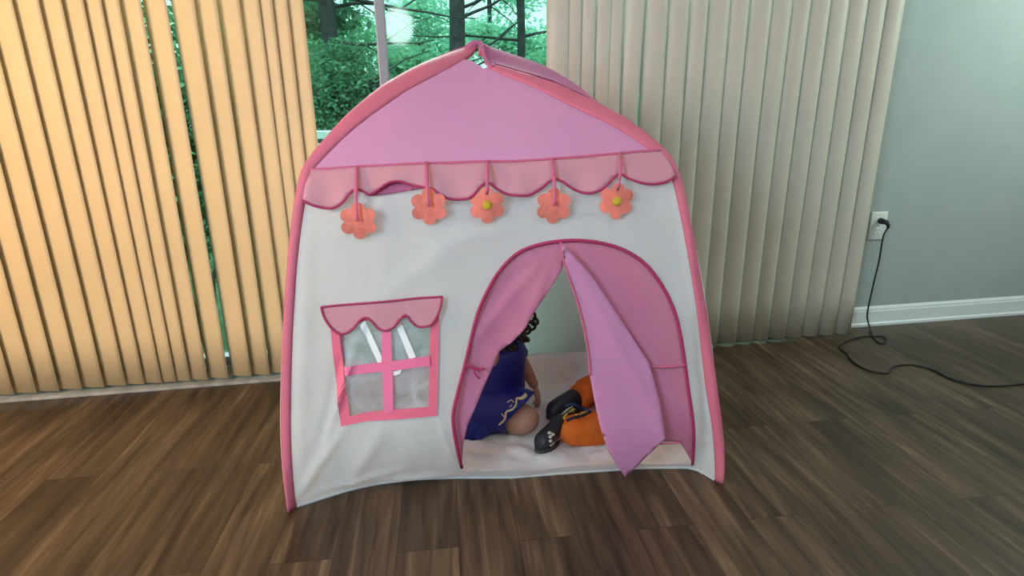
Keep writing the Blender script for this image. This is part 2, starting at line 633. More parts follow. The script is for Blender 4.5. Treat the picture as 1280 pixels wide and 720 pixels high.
def px(x, y, off=0.0):
    """pixel to (u, z) on the tent's front surface shifted by off towards the viewer"""
    d = ray(x, y)
    fo = off if callable(off) else (lambda u, z: off)
    u0, v0, z0 = toT(CAM_P)
    du, dv, dz = d.dot(TU), d.dot(TV), d.z
    lo = (-.2 - v0) / dv
    hi = (.62 - v0) / dv
    n = 160
    pt = None
    for i in range(n + 1):
        t = lo + (hi - lo) * i / n
        g = (v0 + dv * t) - (S(u0 + du * t, z0 + dz * t) - fo(u0 + du * t, z0 + dz * t))
        if g >= 0:
            if pt is None: break
            a, b = pt, t
            for _ in range(20):
                m_ = (a + b) / 2
                if (v0 + dv * m_) - (S(u0 + du * m_, z0 + dz * m_) - fo(u0 + du * m_, z0 + dz * m_)) >= 0: b = m_
                else: a = m_
            t = (a + b) / 2
            break
        pt = t
    return (u0 + du * t, max(.0, z0 + dz * t))


# folds of the front wall: (p0, p1, width, height) in (u, z)
def mid(A, B):
    n = min(len(A), len(B))
    return [((A[i][0] + B[i][0]) / 2, (A[i][1] + B[i][1]) / 2) for i in range(n)]


def fold_set(L_):
    out = []
    for (a, b, wd, h) in L_:
        out.append((Vector(px(*a)), Vector(px(*b)), wd, h))
    return out


FOLDS = fold_set([((455, 405), (385, 615), .010, .007), ((428, 540), (372, 620), .013, .009), ((425, 450), (395, 600), .012, -.006),
                  ((548, 522), (572, 578), .006, .008), ((500, 530), (560, 590), .02, .006), ((480, 530), (440, 600), .02, .006),
                  ((385, 300), (375, 600), .02, .006), ((575, 300), (470, 380), .03, .004), ((870, 330), (880, 590), .016, -.008),
                  ((850, 240), (885, 470), .014, .006), ((500, 585), (390, 618), .008, .008), ((565, 590), (470, 596), .012, .01),
                  ((640, 290), (560, 300), .02, .003), ((560, 120), (440, 190), .03, .003), ((650, 110), (800, 180), .03, .003)])


def wrinkle(u, z):
    w_ = noise.noise(Vector((u * 3.1, z * 2.3, 1.7))) * .010 + noise.noise(Vector((u * 9, z * 5, 4.2))) * .0035
    p = Vector((u, z))
    for a, b, wd, h in FOLDS:
        ab = b - a
        t = max(0, min(1, (p - a).dot(ab) / ab.length_squared))
        d = (p - (a + ab * t)).length
        if d < wd * 3:
            w_ += 1.5 * h * math.exp(-(d / wd) ** 2) * math.sin(PI * min(1, max(0, .12 + .76 * t)))
    return w_


def surf(u, z, off=0.0):
    nz = Vector((0, 0, 0))
    # normal in the (v,z) plane
    e = .01
    dv = (S(u, z + e) - S(u, z - e)) / (2 * e) if z > e else 0
    nl = math.sqrt(1 + dv * dv)
    o = wrinkle(u, z) * sm(z / .04) + off
    return T(u, S(u, z) - o / nl, z + o * dv / nl)


def inside(p, poly):
    c = False
    j = len(poly) - 1
    for i in range(len(poly)):
        a, b = poly[i], poly[j]
        if (a[1] > p[1]) != (b[1] > p[1]) and p[0] < (b[0] - a[0]) * (p[1] - a[1]) / (b[1] - a[1]) + a[0]:
            c = not c
        j = i
    return c


def resample(poly, step):
    out = []
    n = len(poly)
    for i in range(n):
        a, b = Vector(poly[i]), Vector(poly[(i + 1) % n])
        k = max(1, int((b - a).length / step))
        for j in range(k):
            out.append(a.lerp(b, j / k))
    return out


def tri_region(poly, holes=(), step=.014):
    pts, edges_ = [], []
    allp = [resample(poly, step)] + [resample(h, step) for h in holes]
    for q in allp:
        s = len(pts)
        pts += q
        edges_ += [(s + i, s + (i + 1) % len(q)) for i in range(len(q))]
    x0 = min(p.x for p in allp[0]); x1 = max(p.x for p in allp[0])
    z0 = min(p.y for p in allp[0]); z1 = max(p.y for p in allp[0])
    bp = [p for q in allp for p in q]
    r = 0
    z = z0 + step * .5
    cell = {}
    for p in bp:
        cell.setdefault((int(p.x // step), int(p.y // step)), []).append(p)
    while z < z1:
        x = x0 + step * (.5 if r % 2 else .05)
        while x < x1:
            if inside((x, z), allp[0]) and not any(inside((x, z), h) for h in allp[1:]):
                near = False
                ci, cj = int(x // step), int(z // step)
                for i in (-1, 0, 1):
                    for j in (-1, 0, 1):
                        for p in cell.get((ci + i, cj + j), ()):
                            if (p.x - x) ** 2 + (p.y - z) ** 2 < (step * .5) ** 2: near = True
                if not near: pts.append(Vector((x, z)))
            x += step
        z += step * .87
        r += 1
    res = delaunay_2d_cdt(pts, edges_, [], 0, 1e-6)
    V, _, Fc = res[0], res[1], res[2]
    keep = []
    for f_ in Fc:
        c = sum((V[i] for i in f_), Vector((0, 0))) / len(f_)
        if inside(c, allp[0]) and not any(inside(c, h) for h in allp[1:]):
            keep.append(f_)
    return V, keep


def patch(name, poly, m, parent, off=0.0, holes=(), step=.014, mapf=None, th=.0012, pixel=True, solve_off=None):
    """cloth piece: outline in the photo's pixels laid on the tent's front surface"""
    so = off if solve_off is None else solve_off
    P = [px(*q, so) for q in poly] if pixel else poly
    H = [[px(*q, so) for q in h] for h in holes] if pixel else holes
    V, Fc = tri_region(P, H, step)
    used = sorted({i for f_ in Fc for i in f_})
    idx = {k: i for i, k in enumerate(used)}
    mp = mapf or (lambda u, z: surf(u, z, off))
    me = bpy.data.meshes.new(name)
    me.from_pydata([mp(V[i].x, V[i].y) for i in used], [], [[idx[i] for i in f_] for f_ in Fc])
    me.update()
    bm = bmesh.new(); bm.from_mesh(me)
    bmesh.ops.remove_doubles(bm, verts=bm.verts[:], dist=2e-5)
    bm.normal_update()
    bmesh.ops.reverse_faces(bm, faces=[f_ for f_ in bm.faces if f_.normal.dot(TV) > 0])
    bm.to_mesh(me); bm.free()
    o = link(name, me, m, parent, name not in ('window_frame', 'crossbar', 'white_strip'))
    if th: solidify(o, th)
    return o


def cord(name, pxs, rad, m, parent, off=.003, smooth=True, k=5, mapf=None, flat=.6, pixel=True):
    P = catmull(pxs, k) if smooth else pxs
    bm = bmesh.new()
    pts = []
    for q in P:
        u, z = px(*q, off) if pixel else q
        pts.append((mapf or (lambda u, z: surf(u, z, off)))(u, z))
    tube(bm, pts, rad, 8, flat=(TV, flat))
    return obj(name, bm, m, parent)


tent = tag(empty('play_tent', T(.62, .4, 0)), 'pink and white play house tent with scalloped eave and open arched door', 'tent')

# outlines in the photo
LO = [(360, 641), (354, 600), (351, 560), (350, 520), (351, 470), (353, 420), (356, 370), (361, 310), (367, 258), (374, 222), (383, 202), (400, 180), (428, 150), (460, 122), (495, 97), (535, 76), (570, 61), (599, 53)]
LI = [(371, 633), (367, 600), (364, 560), (363, 520), (364, 470), (366, 420), (369, 370), (373, 320), (379, 270), (385, 236), (392, 214), (410, 193), (440, 165), (472, 141), (508, 116), (545, 95), (570, 79), (590, 65)]
RO = [(904, 604), (905, 570), (902, 530), (897, 490), (891, 440), (884, 390), (875, 335), (864, 280), (853, 228), (843, 203), (832, 188), (815, 172), (790, 153), (760, 135), (725, 116), (690, 100), (650, 88), (612, 77)]
RI = [(893, 600), (892, 570), (889, 530), (884, 490), (878, 440), (871, 390), (862, 335), (852, 280), (843, 238), (836, 215), (824, 198), (805, 184), (780, 168), (750, 151), (715, 134), (685, 118), (650, 101), (610, 84)]
EAVE = [(388, 214), (420, 212), (450, 210), (490, 208), (530, 206), (570, 205), (610, 203), (650, 202), (690, 200), (730, 197), (774, 194), (800, 192), (826, 190)]
DOOR = catmull([(577, 583), (570, 552), (566, 522), (571, 495), (579, 465), (588, 428), (597, 393), (610, 363), (627, 336), (652, 314), (690, 303), (726, 301), (760, 306), (788, 317), (812, 336), (834, 368), (847, 402), (855, 445), (861, 490), (866, 535), (865, 578)], 4)
WIN_O = [(411, 395), (426, 534), (458, 526), (495, 523), (546, 519), (549, 380)]
WIN_I = [(423, 412), (437, 521), (460, 515), (495, 511), (536, 508), (538, 395), (424, 404)]

# --- front wall, white, with holes for the door and the window
LM, RM_ = mid(LO, LI), mid(RO, RI)
wall_poly = [q for q in LM if q[1] > 222] + [(381, 215)] + EAVE[:-1] + [(836, 197)] + [q for q in RM_ if q[1] > 212][::-1]
wall_poly += [(880, 594), (860, 586), (800, 586), (760, 589), (700, 593), (640, 598), (575, 598), (520, 600), (470, 606), (435, 614), (400, 625)]
# door hole ends just above the hem strip
door_hole = [(578, 588)] + DOOR[1:-1] + [(865, 578), (800, 579), (740, 583), (660, 590)]
patch('front_panel', wall_poly, M['white_cloth'], tent, 0, [door_hole, WIN_I], step=.011, th=0)
cord('hem', [(371, 633), (400, 624), (435, 613), (470, 605), (520, 599), (575, 597), (640, 597), (700, 592), (760, 588), (800, 585), (860, 585), (880, 592), (893, 600)], .0045, M['white_cloth'], tent, .002)

# --- roof front
roof_poly = [(383, 214)] + [q for q in LM if q[1] < 205 and q[0] < 583] + [(589, 74), (605, 84)] + [q for q in RM_ if q[1] < 190][::-1] + [(832, 194)] + EAVE[::-1][1:-1]
patch('roof_panel', roof_poly, M['roof_cloth'], tent, 0.001, step=.012, th=0)
cord('eave_seam', EAVE, .0035, M['seam'], tent, .008)

# --- pole sleeves: padded bands between the outer and inner outlines
def band(name, O, I, m, parent, thick=.007, k=4, mirror=False, warp=None):
    A = catmull(O, k); B = catmull(I, k)
    bm = bmesh.new()
    rings = []
    for i, (a, b) in enumerate(zip(A, B)):
        ua, za = px(*a); ub, zb = px(*b)
        ring = []
        n = 6
        nn = noise.noise(Vector((i * .4, len(O), 0))) * .002
        for j in range(n + 1):           # front side
            t = j / n
            u = ua + (ub - ua) * t; z = za + (zb - za) * t
            ring.append(surf(u, z, .001 + nn + thick * math.sqrt(max(0, 1 - (2 * t - 1) ** 2)) * .9))
        for j in range(n - 1, 0, -1):    # back side
            t = j / n
            u = ua + (ub - ua) * t; z = za + (zb - za) * t
            ring.append(surf(u, z, -.004 - .4 * thick * math.sqrt(max(0, 1 - (2 * t - 1) ** 2))))
        vs = []
        for P in ring:
            if mirror:
                uu, vv, zz = toT(P)
                P = T(uu, DEPTH - vv, zz)
                if warp: P = warp(P)
            vs.append(bm.verts.new(P))
        rings.append(vs)
    for i in range(len(rings) - 1):
        n = len(rings[i])
        for j in range(n):
            bm.faces.new((rings[i][j], rings[i][(j + 1) % n], rings[i + 1][(j + 1) % n], rings[i + 1][j]))
    bm.faces.new(rings[0][::-1]); bm.faces.new(rings[-1])
    return obj(name, bm, m, parent)


band('pole_sleeve', LO, LI, M['sleeve'], tent)
band('pole_sleeve', RO, RI, M['sleeve'], tent)

# side curves u(z)
def curve_uz(O):
    P = [px(*q) for q in catmull(O, 3)]
    zs = []
    for u, z in P:
        if not zs or z > zs[-1][0] + 1e-4:
            zs.append((z, u))
    return zs


CL, CR = curve_uz(LO), curve_uz(RO)
ZTOP = min(CL[-1][0], 1.25)
AP = T(*(lambda q: (q[0], S(q[0], q[1]) + .01, q[1]))(px(599, 53)))


def rear_right_warp(P):
    u, v, z = toT(P)
    return T(u - .02 * sm((z - .9) / .2), v, z + .055 * sm((z - .93) / .17) * (1 - sm((z - 1.2) / .06) * .6))


band('pole_sleeve', LO, LI, M['sleeve'], tent, mirror=True)
band('pole_sleeve', RO, RI, M['sleeve'], tent, mirror=True, warp=rear_right_warp)


def side(name, curve, zlo, zhi, m, sgn, warp=None, nz=26, nv=22):
    bm = bmesh.new()
    G = []
    for j in range(nz + 1):
        z = zlo + (zhi - zlo) * j / nz
        u = interp(curve, z)
        row = []
        for i in range(nv + 1):
            t = i / nv
            v = D(z) + (DEPTH - 2 * D(z)) * t
            if warp:
                P1 = toT(warp(T(u, DEPTH - D(z), z)))
                uu = u + (P1[0] - u) * t; zz = z + (P1[2] - z) * sm(t * 1.6)
                vv = v + (P1[1] - (DEPTH - D(z))) * t
            else:
                uu, vv, zz = u, v, z
            # the cloth sags inward between the poles
            sag = .02 * math.sin(PI * t) * math.sin(PI * min(1, max(0, (z / 1.0)))) + noise.noise(Vector((vv * 5, zz * 4, sgn))) * .008 * math.sin(PI * t)
            row.append(bm.verts.new(T(uu - sgn * sag, vv, zz)))
        G.append(row)
    for j in range(nz):
        for i in range(nv):
            bm.faces.new((G[j][i], G[j][i + 1], G[j + 1][i + 1], G[j + 1][i]))
    return obj(name, bm, m, tent)


ZE = .935
side('side_panel', CL, 0, ZE, M['white_cloth'], -1)
side('side_panel', CR, 0, ZE, M['white_cloth'], 1)
side('side_roof_panel', CL, ZE, ZTOP - .01, M['side_roof'], -1)
side('side_roof_panel', CR, ZE, CR[-1][0], M['side_roof'], 1, warp=rear_right_warp)

# peak loops of cloth joining the sleeves over the apex
bm = bmesh.new()
ap = px(599, 53)
RT = px(612, 80)
tube(bm, [surf(*px(584, 62), .006), surf(*px(592, 57), .010), surf(*px(600, 55), .008), surf(*px(604, 64), .004), surf(*px(608, 78), .004), surf(*px(616, 84), .006)], [.011, .011, .008, .006, .006, .008], 8, flat=(TV, .5))
obj('peak_loop', bm, M['side_roof'], tent)
# small cloth triangle over the right of the peak
bm = bmesh.new()
P0 = surf(*px(600, 54), .004)
A0 = [P0, surf(*px(606, 66), 0), surf(*px(609, 78), 0), surf(*px(640, 87), 0), surf(*px(690, 99), 0)]


def tv(x, y, v):
    d = ray(x, y)
    return CAM_P + d * ((TA - CAM_P + TV * v).dot(TV) / d.dot(TV))


B0 = [P0, tv(620, 61, .42), tv(645, 72, .45), tv(668, 85, .47), tv(697, 101, .46)]
rows = []
for a, b in zip(catmull([tuple(q) for q in A0], 3), catmull([tuple(q) for q in B0], 3)):
    a, b = Vector(a), Vector(b)
    rows.append([bm.verts.new(a.lerp(b, t / 4) + Vector((0, 0, .004 * math.sin(PI * t / 4)))) for t in range(5)])
for i in range(len(rows) - 1):
    for t in range(4):
        try: bm.faces.new((rows[i][t], rows[i][t + 1], rows[i + 1][t + 1], rows[i + 1][t]))
        except ValueError: pass
bmesh.ops.remove_doubles(bm, verts=bm.verts[:], dist=1e-5)
o = obj('peak_flap', bm, M['side_roof'], tent); solidify(o, .0015)

# --- rear wall and rear roof
def rear(name, zlo, zhi, m, nz=30, nu=40):
    bm = bmesh.new(); G = []
    for j in range(nz + 1):
        z = zlo + (zhi - zlo) * j / nz
        a, b = interp(CL, z), interp(CR, z)
        row = []
        for i in range(nu + 1):
            t = i / nu
            u = a + (b - a) * t
            wv = noise.noise(Vector((u * 6, z * 6, 9))) * .008 * math.sin(PI * t) + noise.noise(Vector((u * 17, z * 15, 9))) * .004 * math.sin(PI * t)
            row.append(bm.verts.new(T(u, DEPTH - D(z) - .004 + wv - .02 * math.sin(PI * t), z)))
        G.append(row)
    for j in range(nz):
        for i in range(nu):
            bm.faces.new((G[j][i], G[j][i + 1], G[j + 1][i + 1], G[j + 1][i]))
    return obj(name, bm, m, tent)


rear('rear_panel', 0.0, ZE, M['white_cloth'])
rear('rear_roof_panel', ZE, min(CL[-1][0], CR[-1][0]) - .01, M['roof_cloth'])

# --- tent floor sheet, turned up at the back like a shallow tub
bm = bmesh.new(); G = []
nu, nv = 90, 60
for i in range(nu + 1):
    u = .012 + (1.232 - .012) * i / nu
    h = interp(HEM, u)
    row = []
    for j in range(nv + 1):
        t = j / nv
        v = h + (.745 - h) * t
        up = sm((v - .655) / .09)
        edge = min(1, 6 * t) * min(1, i / 5) * min(1, (nu - i) / 5)
        wr = abs(noise.noise(Vector((u * 7, v * 9, 2)))) * .012 + abs(noise.noise(Vector((u * 18 + v * 6, v * 16, 5)))) * .007
        z = .004 + wr * 1.7 * edge + up * .105
        row.append(bm.verts.new(T(u, v, z)))
    G.append(row)
for i in range(nu):
    for j in range(nv):
        bm.faces.new((G[i][j], G[i + 1][j], G[i + 1][j + 1], G[i][j + 1]))
o = obj('floor_sheet', bm, M['floor_cloth'], tent); solidify(o, .0012)
bm = bmesh.new()
tube(bm, [T(.02 + 1.2 * i / 50, .742 + .003 * math.sin(i), .114 + .003 * noise.noise(Vector((i * .6, 0, 0)))) for i in range(51)], .005, 8)
obj('floor_seam', bm, M['white_cloth'], tent)

# --- door piping
cord('door_piping', DOOR[::2] + [DOOR[-1]], .0048, M['piping'], tent, .003, k=2)

# --- left door curtain, gathered by a strap
CTOP = px(701, 300)


def curtain_map(off, amp, freq, ph=0.0, dirv=(1, .2)):
    fo = off if callable(off) else (lambda u, z: off)

    def g(u, z):
        off = fo(u, z)
        ra = math.hypot(u - CTOP[0], z - CTOP[1])
        an = math.atan2(u - CTOP[0], CTOP[1] - z)
        s = (1 - abs(math.sin(an * freq * .17 + ph)) ** .6 * 1.6) * amp * min(1.6, ra * 5) + math.sin((u * dirv[0] + z * dirv[1]) * freq + ph) * amp * .35 + noise.noise(Vector((u * 8, z * 5, 3 + ph))) * amp
        return T(u, S(u, z) - off - s * sm(z / .03) * 1.0, max(z, .004))
    return g


dl = [q for q in DOOR if q[0] <= 704]
LC = dl + [(705, 312), (706, 326), (700, 341), (688, 360), (672, 384), (656, 410), (640, 428), (624, 440), (613, 466), (603, 488), (594, 510), (584, 533), (579, 556), (577, 583)]
patch('door_curtain', LC, M['curtain'], tent, -.006, step=.011, mapf=curtain_map(-.010, .004, 55, .6, (1, .55)), solve_off=-.010)
cord('tie_strap', [(581, 456), (590, 460), (599, 463), (604, 461)], .004, M['piping'], tent, .004)
cord('tie_strap', [(592, 460), (594, 468), (600, 474)], .0025, M['piping'], tent, .004)

# --- right door curtain: sheer sheet on the arch plus a loose flap that hangs to the floor
dr = [q for q in DOOR if q[0] >= 700]
RC = [(703, 330), (701, 304)] + dr[1:] + [(856, 562), (850, 553), (830, 552), (815, 553), (806, 540), (790, 500), (770, 440), (740, 380), (715, 345)]
rc = patch('door_curtain', RC, M['curtain'], tent, -.004, step=.011, mapf=curtain_map(-.006, .0035, 42, 1.7, (1, .75)), solve_off=-.006)
def flap_off(u, z):
    k = max(0, min(1, 1 - z / .3))
    return .018 + .05 * k * k


RF = [(701, 305), (716, 318), (740, 345), (775, 398), (812, 455), (824, 500), (831, 548), (818, 562), (803, 577), (782, 597), (771, 582), (760, 564), (750, 532), (743, 500), (738, 472), (735, 440), (729, 404), (718, 368), (707, 338)]
patch('loose_flap', RF, M['curtain_flap'], rc, .02, step=.011, mapf=curtain_map(flap_off, .005, 34, .3, (1, .25)), solve_off=flap_off)
cord('seam_strap', [(812, 458), (835, 459), (857, 457)], .0038, M['seam'], tent, .006)
cord('seam_strap', [(815, 553), (833, 552), (851, 551)], .003, M['seam'], tent, .004)
cord('curtain_edge', [(701, 304), (703, 318), (708, 338), (718, 368), (728, 403), (735, 440), (738, 470)], .0028, M['seam'], rc, .022)

# --- window: vinyl pane, tape frame, crossbars, scalloped valance
wp = tag(patch('window_pane', [(420, 395), (433, 526), (460, 519), (495, 516), (540, 512), (543, 385)], M['vinyl'], tent, -.002, step=.011, th=0))
patch('white_strip', [(448, 402), (456, 400), (480, 452), (473, 455)], M['strip_white'], wp, .0045, step=.006, th=.0005)  # thin white strips laid on the pane
patch('white_strip', [(494, 405), (501, 402), (520, 446), (512, 449)], M['strip_white'], wp, .0045, step=.006, th=.0005)
patch('white_strip', [(487, 466), (503, 461), (500, 467), (489, 471)], M['strip_white'], wp, .0045, step=.006, th=.0005)
patch('window_frame', WIN_O, M['frame_cloth'], tent, .007, [WIN_I], step=.008)
patch('crossbar', [(477, 392), (488, 391), (490, 450), (492, 514), (480, 516), (477, 455)], M['bar_cloth'], tent, .0085, step=.008)
patch('crossbar', [(430, 459), (480, 453), (537, 445), (538, 457), (485, 464), (432, 470)], M['bar_cloth'], tent, .010, step=.008)
WV = catmull([(401, 385), (404, 396), (411, 408), (421, 417), (432, 418), (442, 411), (449, 402), (457, 398), (465, 403), (472, 411), (482, 414), (493, 409), (500, 400), (507, 395), (514, 403), (522, 409), (534, 409), (543, 402), (550, 388), (553, 372)], 3)
patch('window_valance', WV + [(500, 376), (450, 380)], M['valance'], tent, .015, step=.008)
cord('valance_piping', WV, .0028, M['piping'], tent, .018, smooth=False)
cord('valance_piping', [(401, 385), (430, 382), (478, 378), (520, 374), (553, 372)], .003, M['piping'], tent, .018)

# --- eave valance with scallops
SC = catmull([(380, 252), (390, 257), (405, 261), (418, 261), (430, 254), (438, 244), (446, 239), (455, 241), (462, 245), (473, 239), (486, 231), (500, 229), (514, 233), (530, 236), (540, 238), (549, 244), (562, 250), (582, 250), (592, 245), (601, 235), (610, 230), (619, 236), (633, 244), (650, 246), (662, 245), (676, 237), (686, 229), (694, 226), (704, 230), (716, 238), (732, 243), (748, 240), (760, 231), (769, 222), (776, 220), (784, 225), (800, 231), (815, 232), (832, 229), (843, 222)], 3)
VOFF = .016


def val_map(u, z):
    e = sm((.945 - z) / .1)
    return surf(u, z, .006 + VOFF * e + .004 * math.sin(u * 60) * e)


vp = SC + [(838, 205), (828, 191)] + EAVE[::-1][1:-1] + [(389, 214), (383, 232)]
val = patch('eave_valance', vp, M['valance'], tent, .012, mapf=val_map, step=.01)
cord('scallop_piping', SC, .0033, M['piping'], val, .012, smooth=False, mapf=lambda u, z: val_map(u, z) - TV * .002)
patch('folded_lining', [(461, 246), (474, 238), (488, 230), (503, 228), (515, 232), (530, 236), (500, 241), (475, 245)], M['side_roof'], val, .006, step=.008)

# --- hanging flowers
def flower(cx, cy, top, centre, rot, long_=True):
    u, z = px(cx, cy, .03)
    r = .046
    fl = obj_flower = bmesh.new()
    cpt = surf(u, z, .024)
    yv = Vector((0, 0, 1)); xv = TU
    # one outline with six round petals
    ring = []
    N = 96
    pr = []
    for i in range(N):
        a = 2 * PI * i / N
        # union of six circles and a core, as a polar outline
        best = r * .52
        for k in range(6):
            b = rot + k * PI / 3
            d = .64 * r; q = .36 * r
            c_ = d * math.cos(a - b); s_ = d * math.sin(a - b)
            if abs(s_) < q and c_ > 0:
                best = max(best, c_ + math.sqrt(q * q - s_ * s_))
        pr.append(best)
    for i in range(N):
        a = 2 * PI * i / N
        bend = .006 * math.sin(2 * a + cx)
        ring.append(fl.verts.new(cpt + xv * math.cos(a) * pr[i] + yv * math.sin(a) * pr[i] - TV * bend * (pr[i] / r)))
    mid = [fl.verts.new(cpt + xv * math.cos(2 * PI * i / N) * r * .3 + yv * math.sin(2 * PI * i / N) * r * .3 - TV * .002) for i in range(N)]
    cc = fl.verts.new(cpt - TV * .003)
    for i in range(N):
        j = (i + 1) % N
        fl.faces.new((ring[i], ring[j], mid[j], mid[i]))
        fl.faces.new((mid[i], mid[j], cc))
    ff = obj('hanging_flower', fl, M['petal'], tent, False)
    solidify(ff, .0018)
    # ribbon
    bm = bmesh.new()
    t = px(*top, .01)
    endz = z if not centre else z + r * .55
    pts = []
    for i in range(9):
        s = i / 8
        uu = t[0] + (u - t[0]) * s; zz = t[1] + (endz - t[1]) * s
        o_ = .012 + (VOFF + .006) * sm(s * 1.6) + (0 if centre else .003 * s)
        pts.append(surf(uu, zz, o_ + (.004 if not centre or s < .9 else -.002)))
    tube(bm, pts, [.0045 - .001 * math.cos(i) for i in range(9)], 8, flat=(TV, .45))
    rb = obj('ribbon', bm, M['seam'], ff)
    if centre:
        bm = bmesh.new()
        ball(bm, cpt - TV * .004, .0125, 2, (1, .35, 1), None)
        obj('flower_centre', bm, M['pollen'], ff)
    return ff


flower(447.5, 279, (446, 211), False, PI / 2)
flower(536, 261, (533, 206), False, PI / 2)
flower(609, 259, (609, 204), True, PI / 2)
flower(692.5, 260, (690, 201), False, PI / 3 + .48)
flower(771.5, 254, (774, 195), True, PI / 3 + .45)

# ------------------------------------------------------------ people
def bake(o):
    dg = bpy.context.evaluated_depsgraph_get()
    me = bpy.data.meshes.new_from_object(o.evaluated_get(dg))
    o.modifiers.clear()
    old = o.data
    o.data = me
    bpy.data.meshes.remove(old)
    return o


def skin_mesh(joints, bones, root=0, sub=2):
    """joints: list of (Vector, radius). returns a mesh"""
    me = bpy.data.meshes.new('sk')
    me.from_pydata([j[0] for j in joints], bones, [])
    o = bpy.data.objects.new('sk', me)
    C.objects.link(o)
    md = o.modifiers.new('s', 'SKIN')
    md.use_smooth_shade = True
    for i, j in enumerate(joints):
        r = j[1] if isinstance(j[1], (tuple, list)) else (j[1], j[1])
        me.skin_vertices[0].data[i].radius = r
        me.skin_vertices[0].data[i].use_root = (i == root)
    s = o.modifiers.new('sub', 'SUBSURF'); s.levels = sub; s.render_levels = sub
    dg = bpy.context.evaluated_depsgraph_get()
    m2 = bpy.data.meshes.new_from_object(o.evaluated_get(dg))
    bpy.data.objects.remove(o)
    return m2


def hand_parts(bm, wrist, direction, palm_n, size=.10, curl=.5):
    """adds palm and five fingers into bm as overlapping closed tubes (fused later)"""
    d = direction.normalized(); n = (palm_n - d * palm_n.dot(d)).normalized(); s = d.cross(n)
    pw = size * .40
    palm_end = wrist + d * size * .5
    for k in range(4):
        o_ = (k - 1.5) * pw / 3.6
        tube(bm, [wrist + s * o_ * .7, wrist + d * size * .25 + s * o_, palm_end + s * o_], [size * .10, size * .125, size * .10], 8)
    for k, ln in enumerate((.42, .50, .47, .36)):
        o_ = (k - 1.5) * pw / 3.2
        p = palm_end + s * o_
        pts = [p - d * .01]
        a = curl * .4
        cur = p
        for q in range(3):
            cur = cur + (d * math.cos(a) + n * math.sin(a) + s * (k - 1.5) * .05) * size * ln / 3
            pts.append(cur); a += curl * .6
        tube(bm, pts, [size * .085, size * .08, size * .075, size * .055], 8)
    p = wrist + d * size * .12 - s * pw * .38
    tube(bm, [p, p + (d * .7 - s * .7) * size * .2, p + (d * .9 - s * .5 + n * .2) * size * .38, p + (d * .95 - s * .3 + n * .35) * size * .52], [size * .10, size * .095, size * .085, size * .06], 8)


def head_parts(bm, c, fwd, up, h):
    """head with brow, nose, chin, ears; h = height of head"""
    fwd = (fwd - up * fwd.dot(up)).normalized(); rt = fwd.cross(up)
    Rm = Matrix((rt, fwd, up)).transposed()

    def P(x, y, z): return c + Rm @ Vector((x * h, y * h, z * h))
    vs = ball(bm, (0, 0, 0), h * .5, 4)
    for v in vs:
        q = v.co / (h * .5)
        x_, y_, z_ = q
        wx = .76 if z_ > 0 else .76 - .22 * (-z_) ** 1.3
        wy = .88 if z_ > 0 else .88 - .14 * (-z_)
        if z_ < -.3 and y_ > 0: y_ += .10 * (-z_ - .3)
        if y_ > .5 and .0 < z_ < .25 and abs(x_) > .15: y_ -= .05          # eye sockets
        v.co = c + Rm @ Vector((x_ * wx * h * .5, y_ * wy * h * .5, z_ * h * .5))
    ball(bm, P(0, .43, -.10), h * .055, 2, (1, 1, 1))
    tube(bm, [P(0, .40, .02), P(0, .44, -.08)], [h * .03, h * .045], 8)
    ball(bm, P(.17, .30, -.13), h * .12, 2); ball(bm, P(-.17, .30, -.13), h * .12, 2)   # cheeks
    ball(bm, P(0, .33, -.38), h * .10, 2)                                               # chin
    for s in (-1, 1):
        ball(bm, P(.385 * s, -.02, -.05), h * .085, 2, (.6, .8, 1.2), None)
    return P


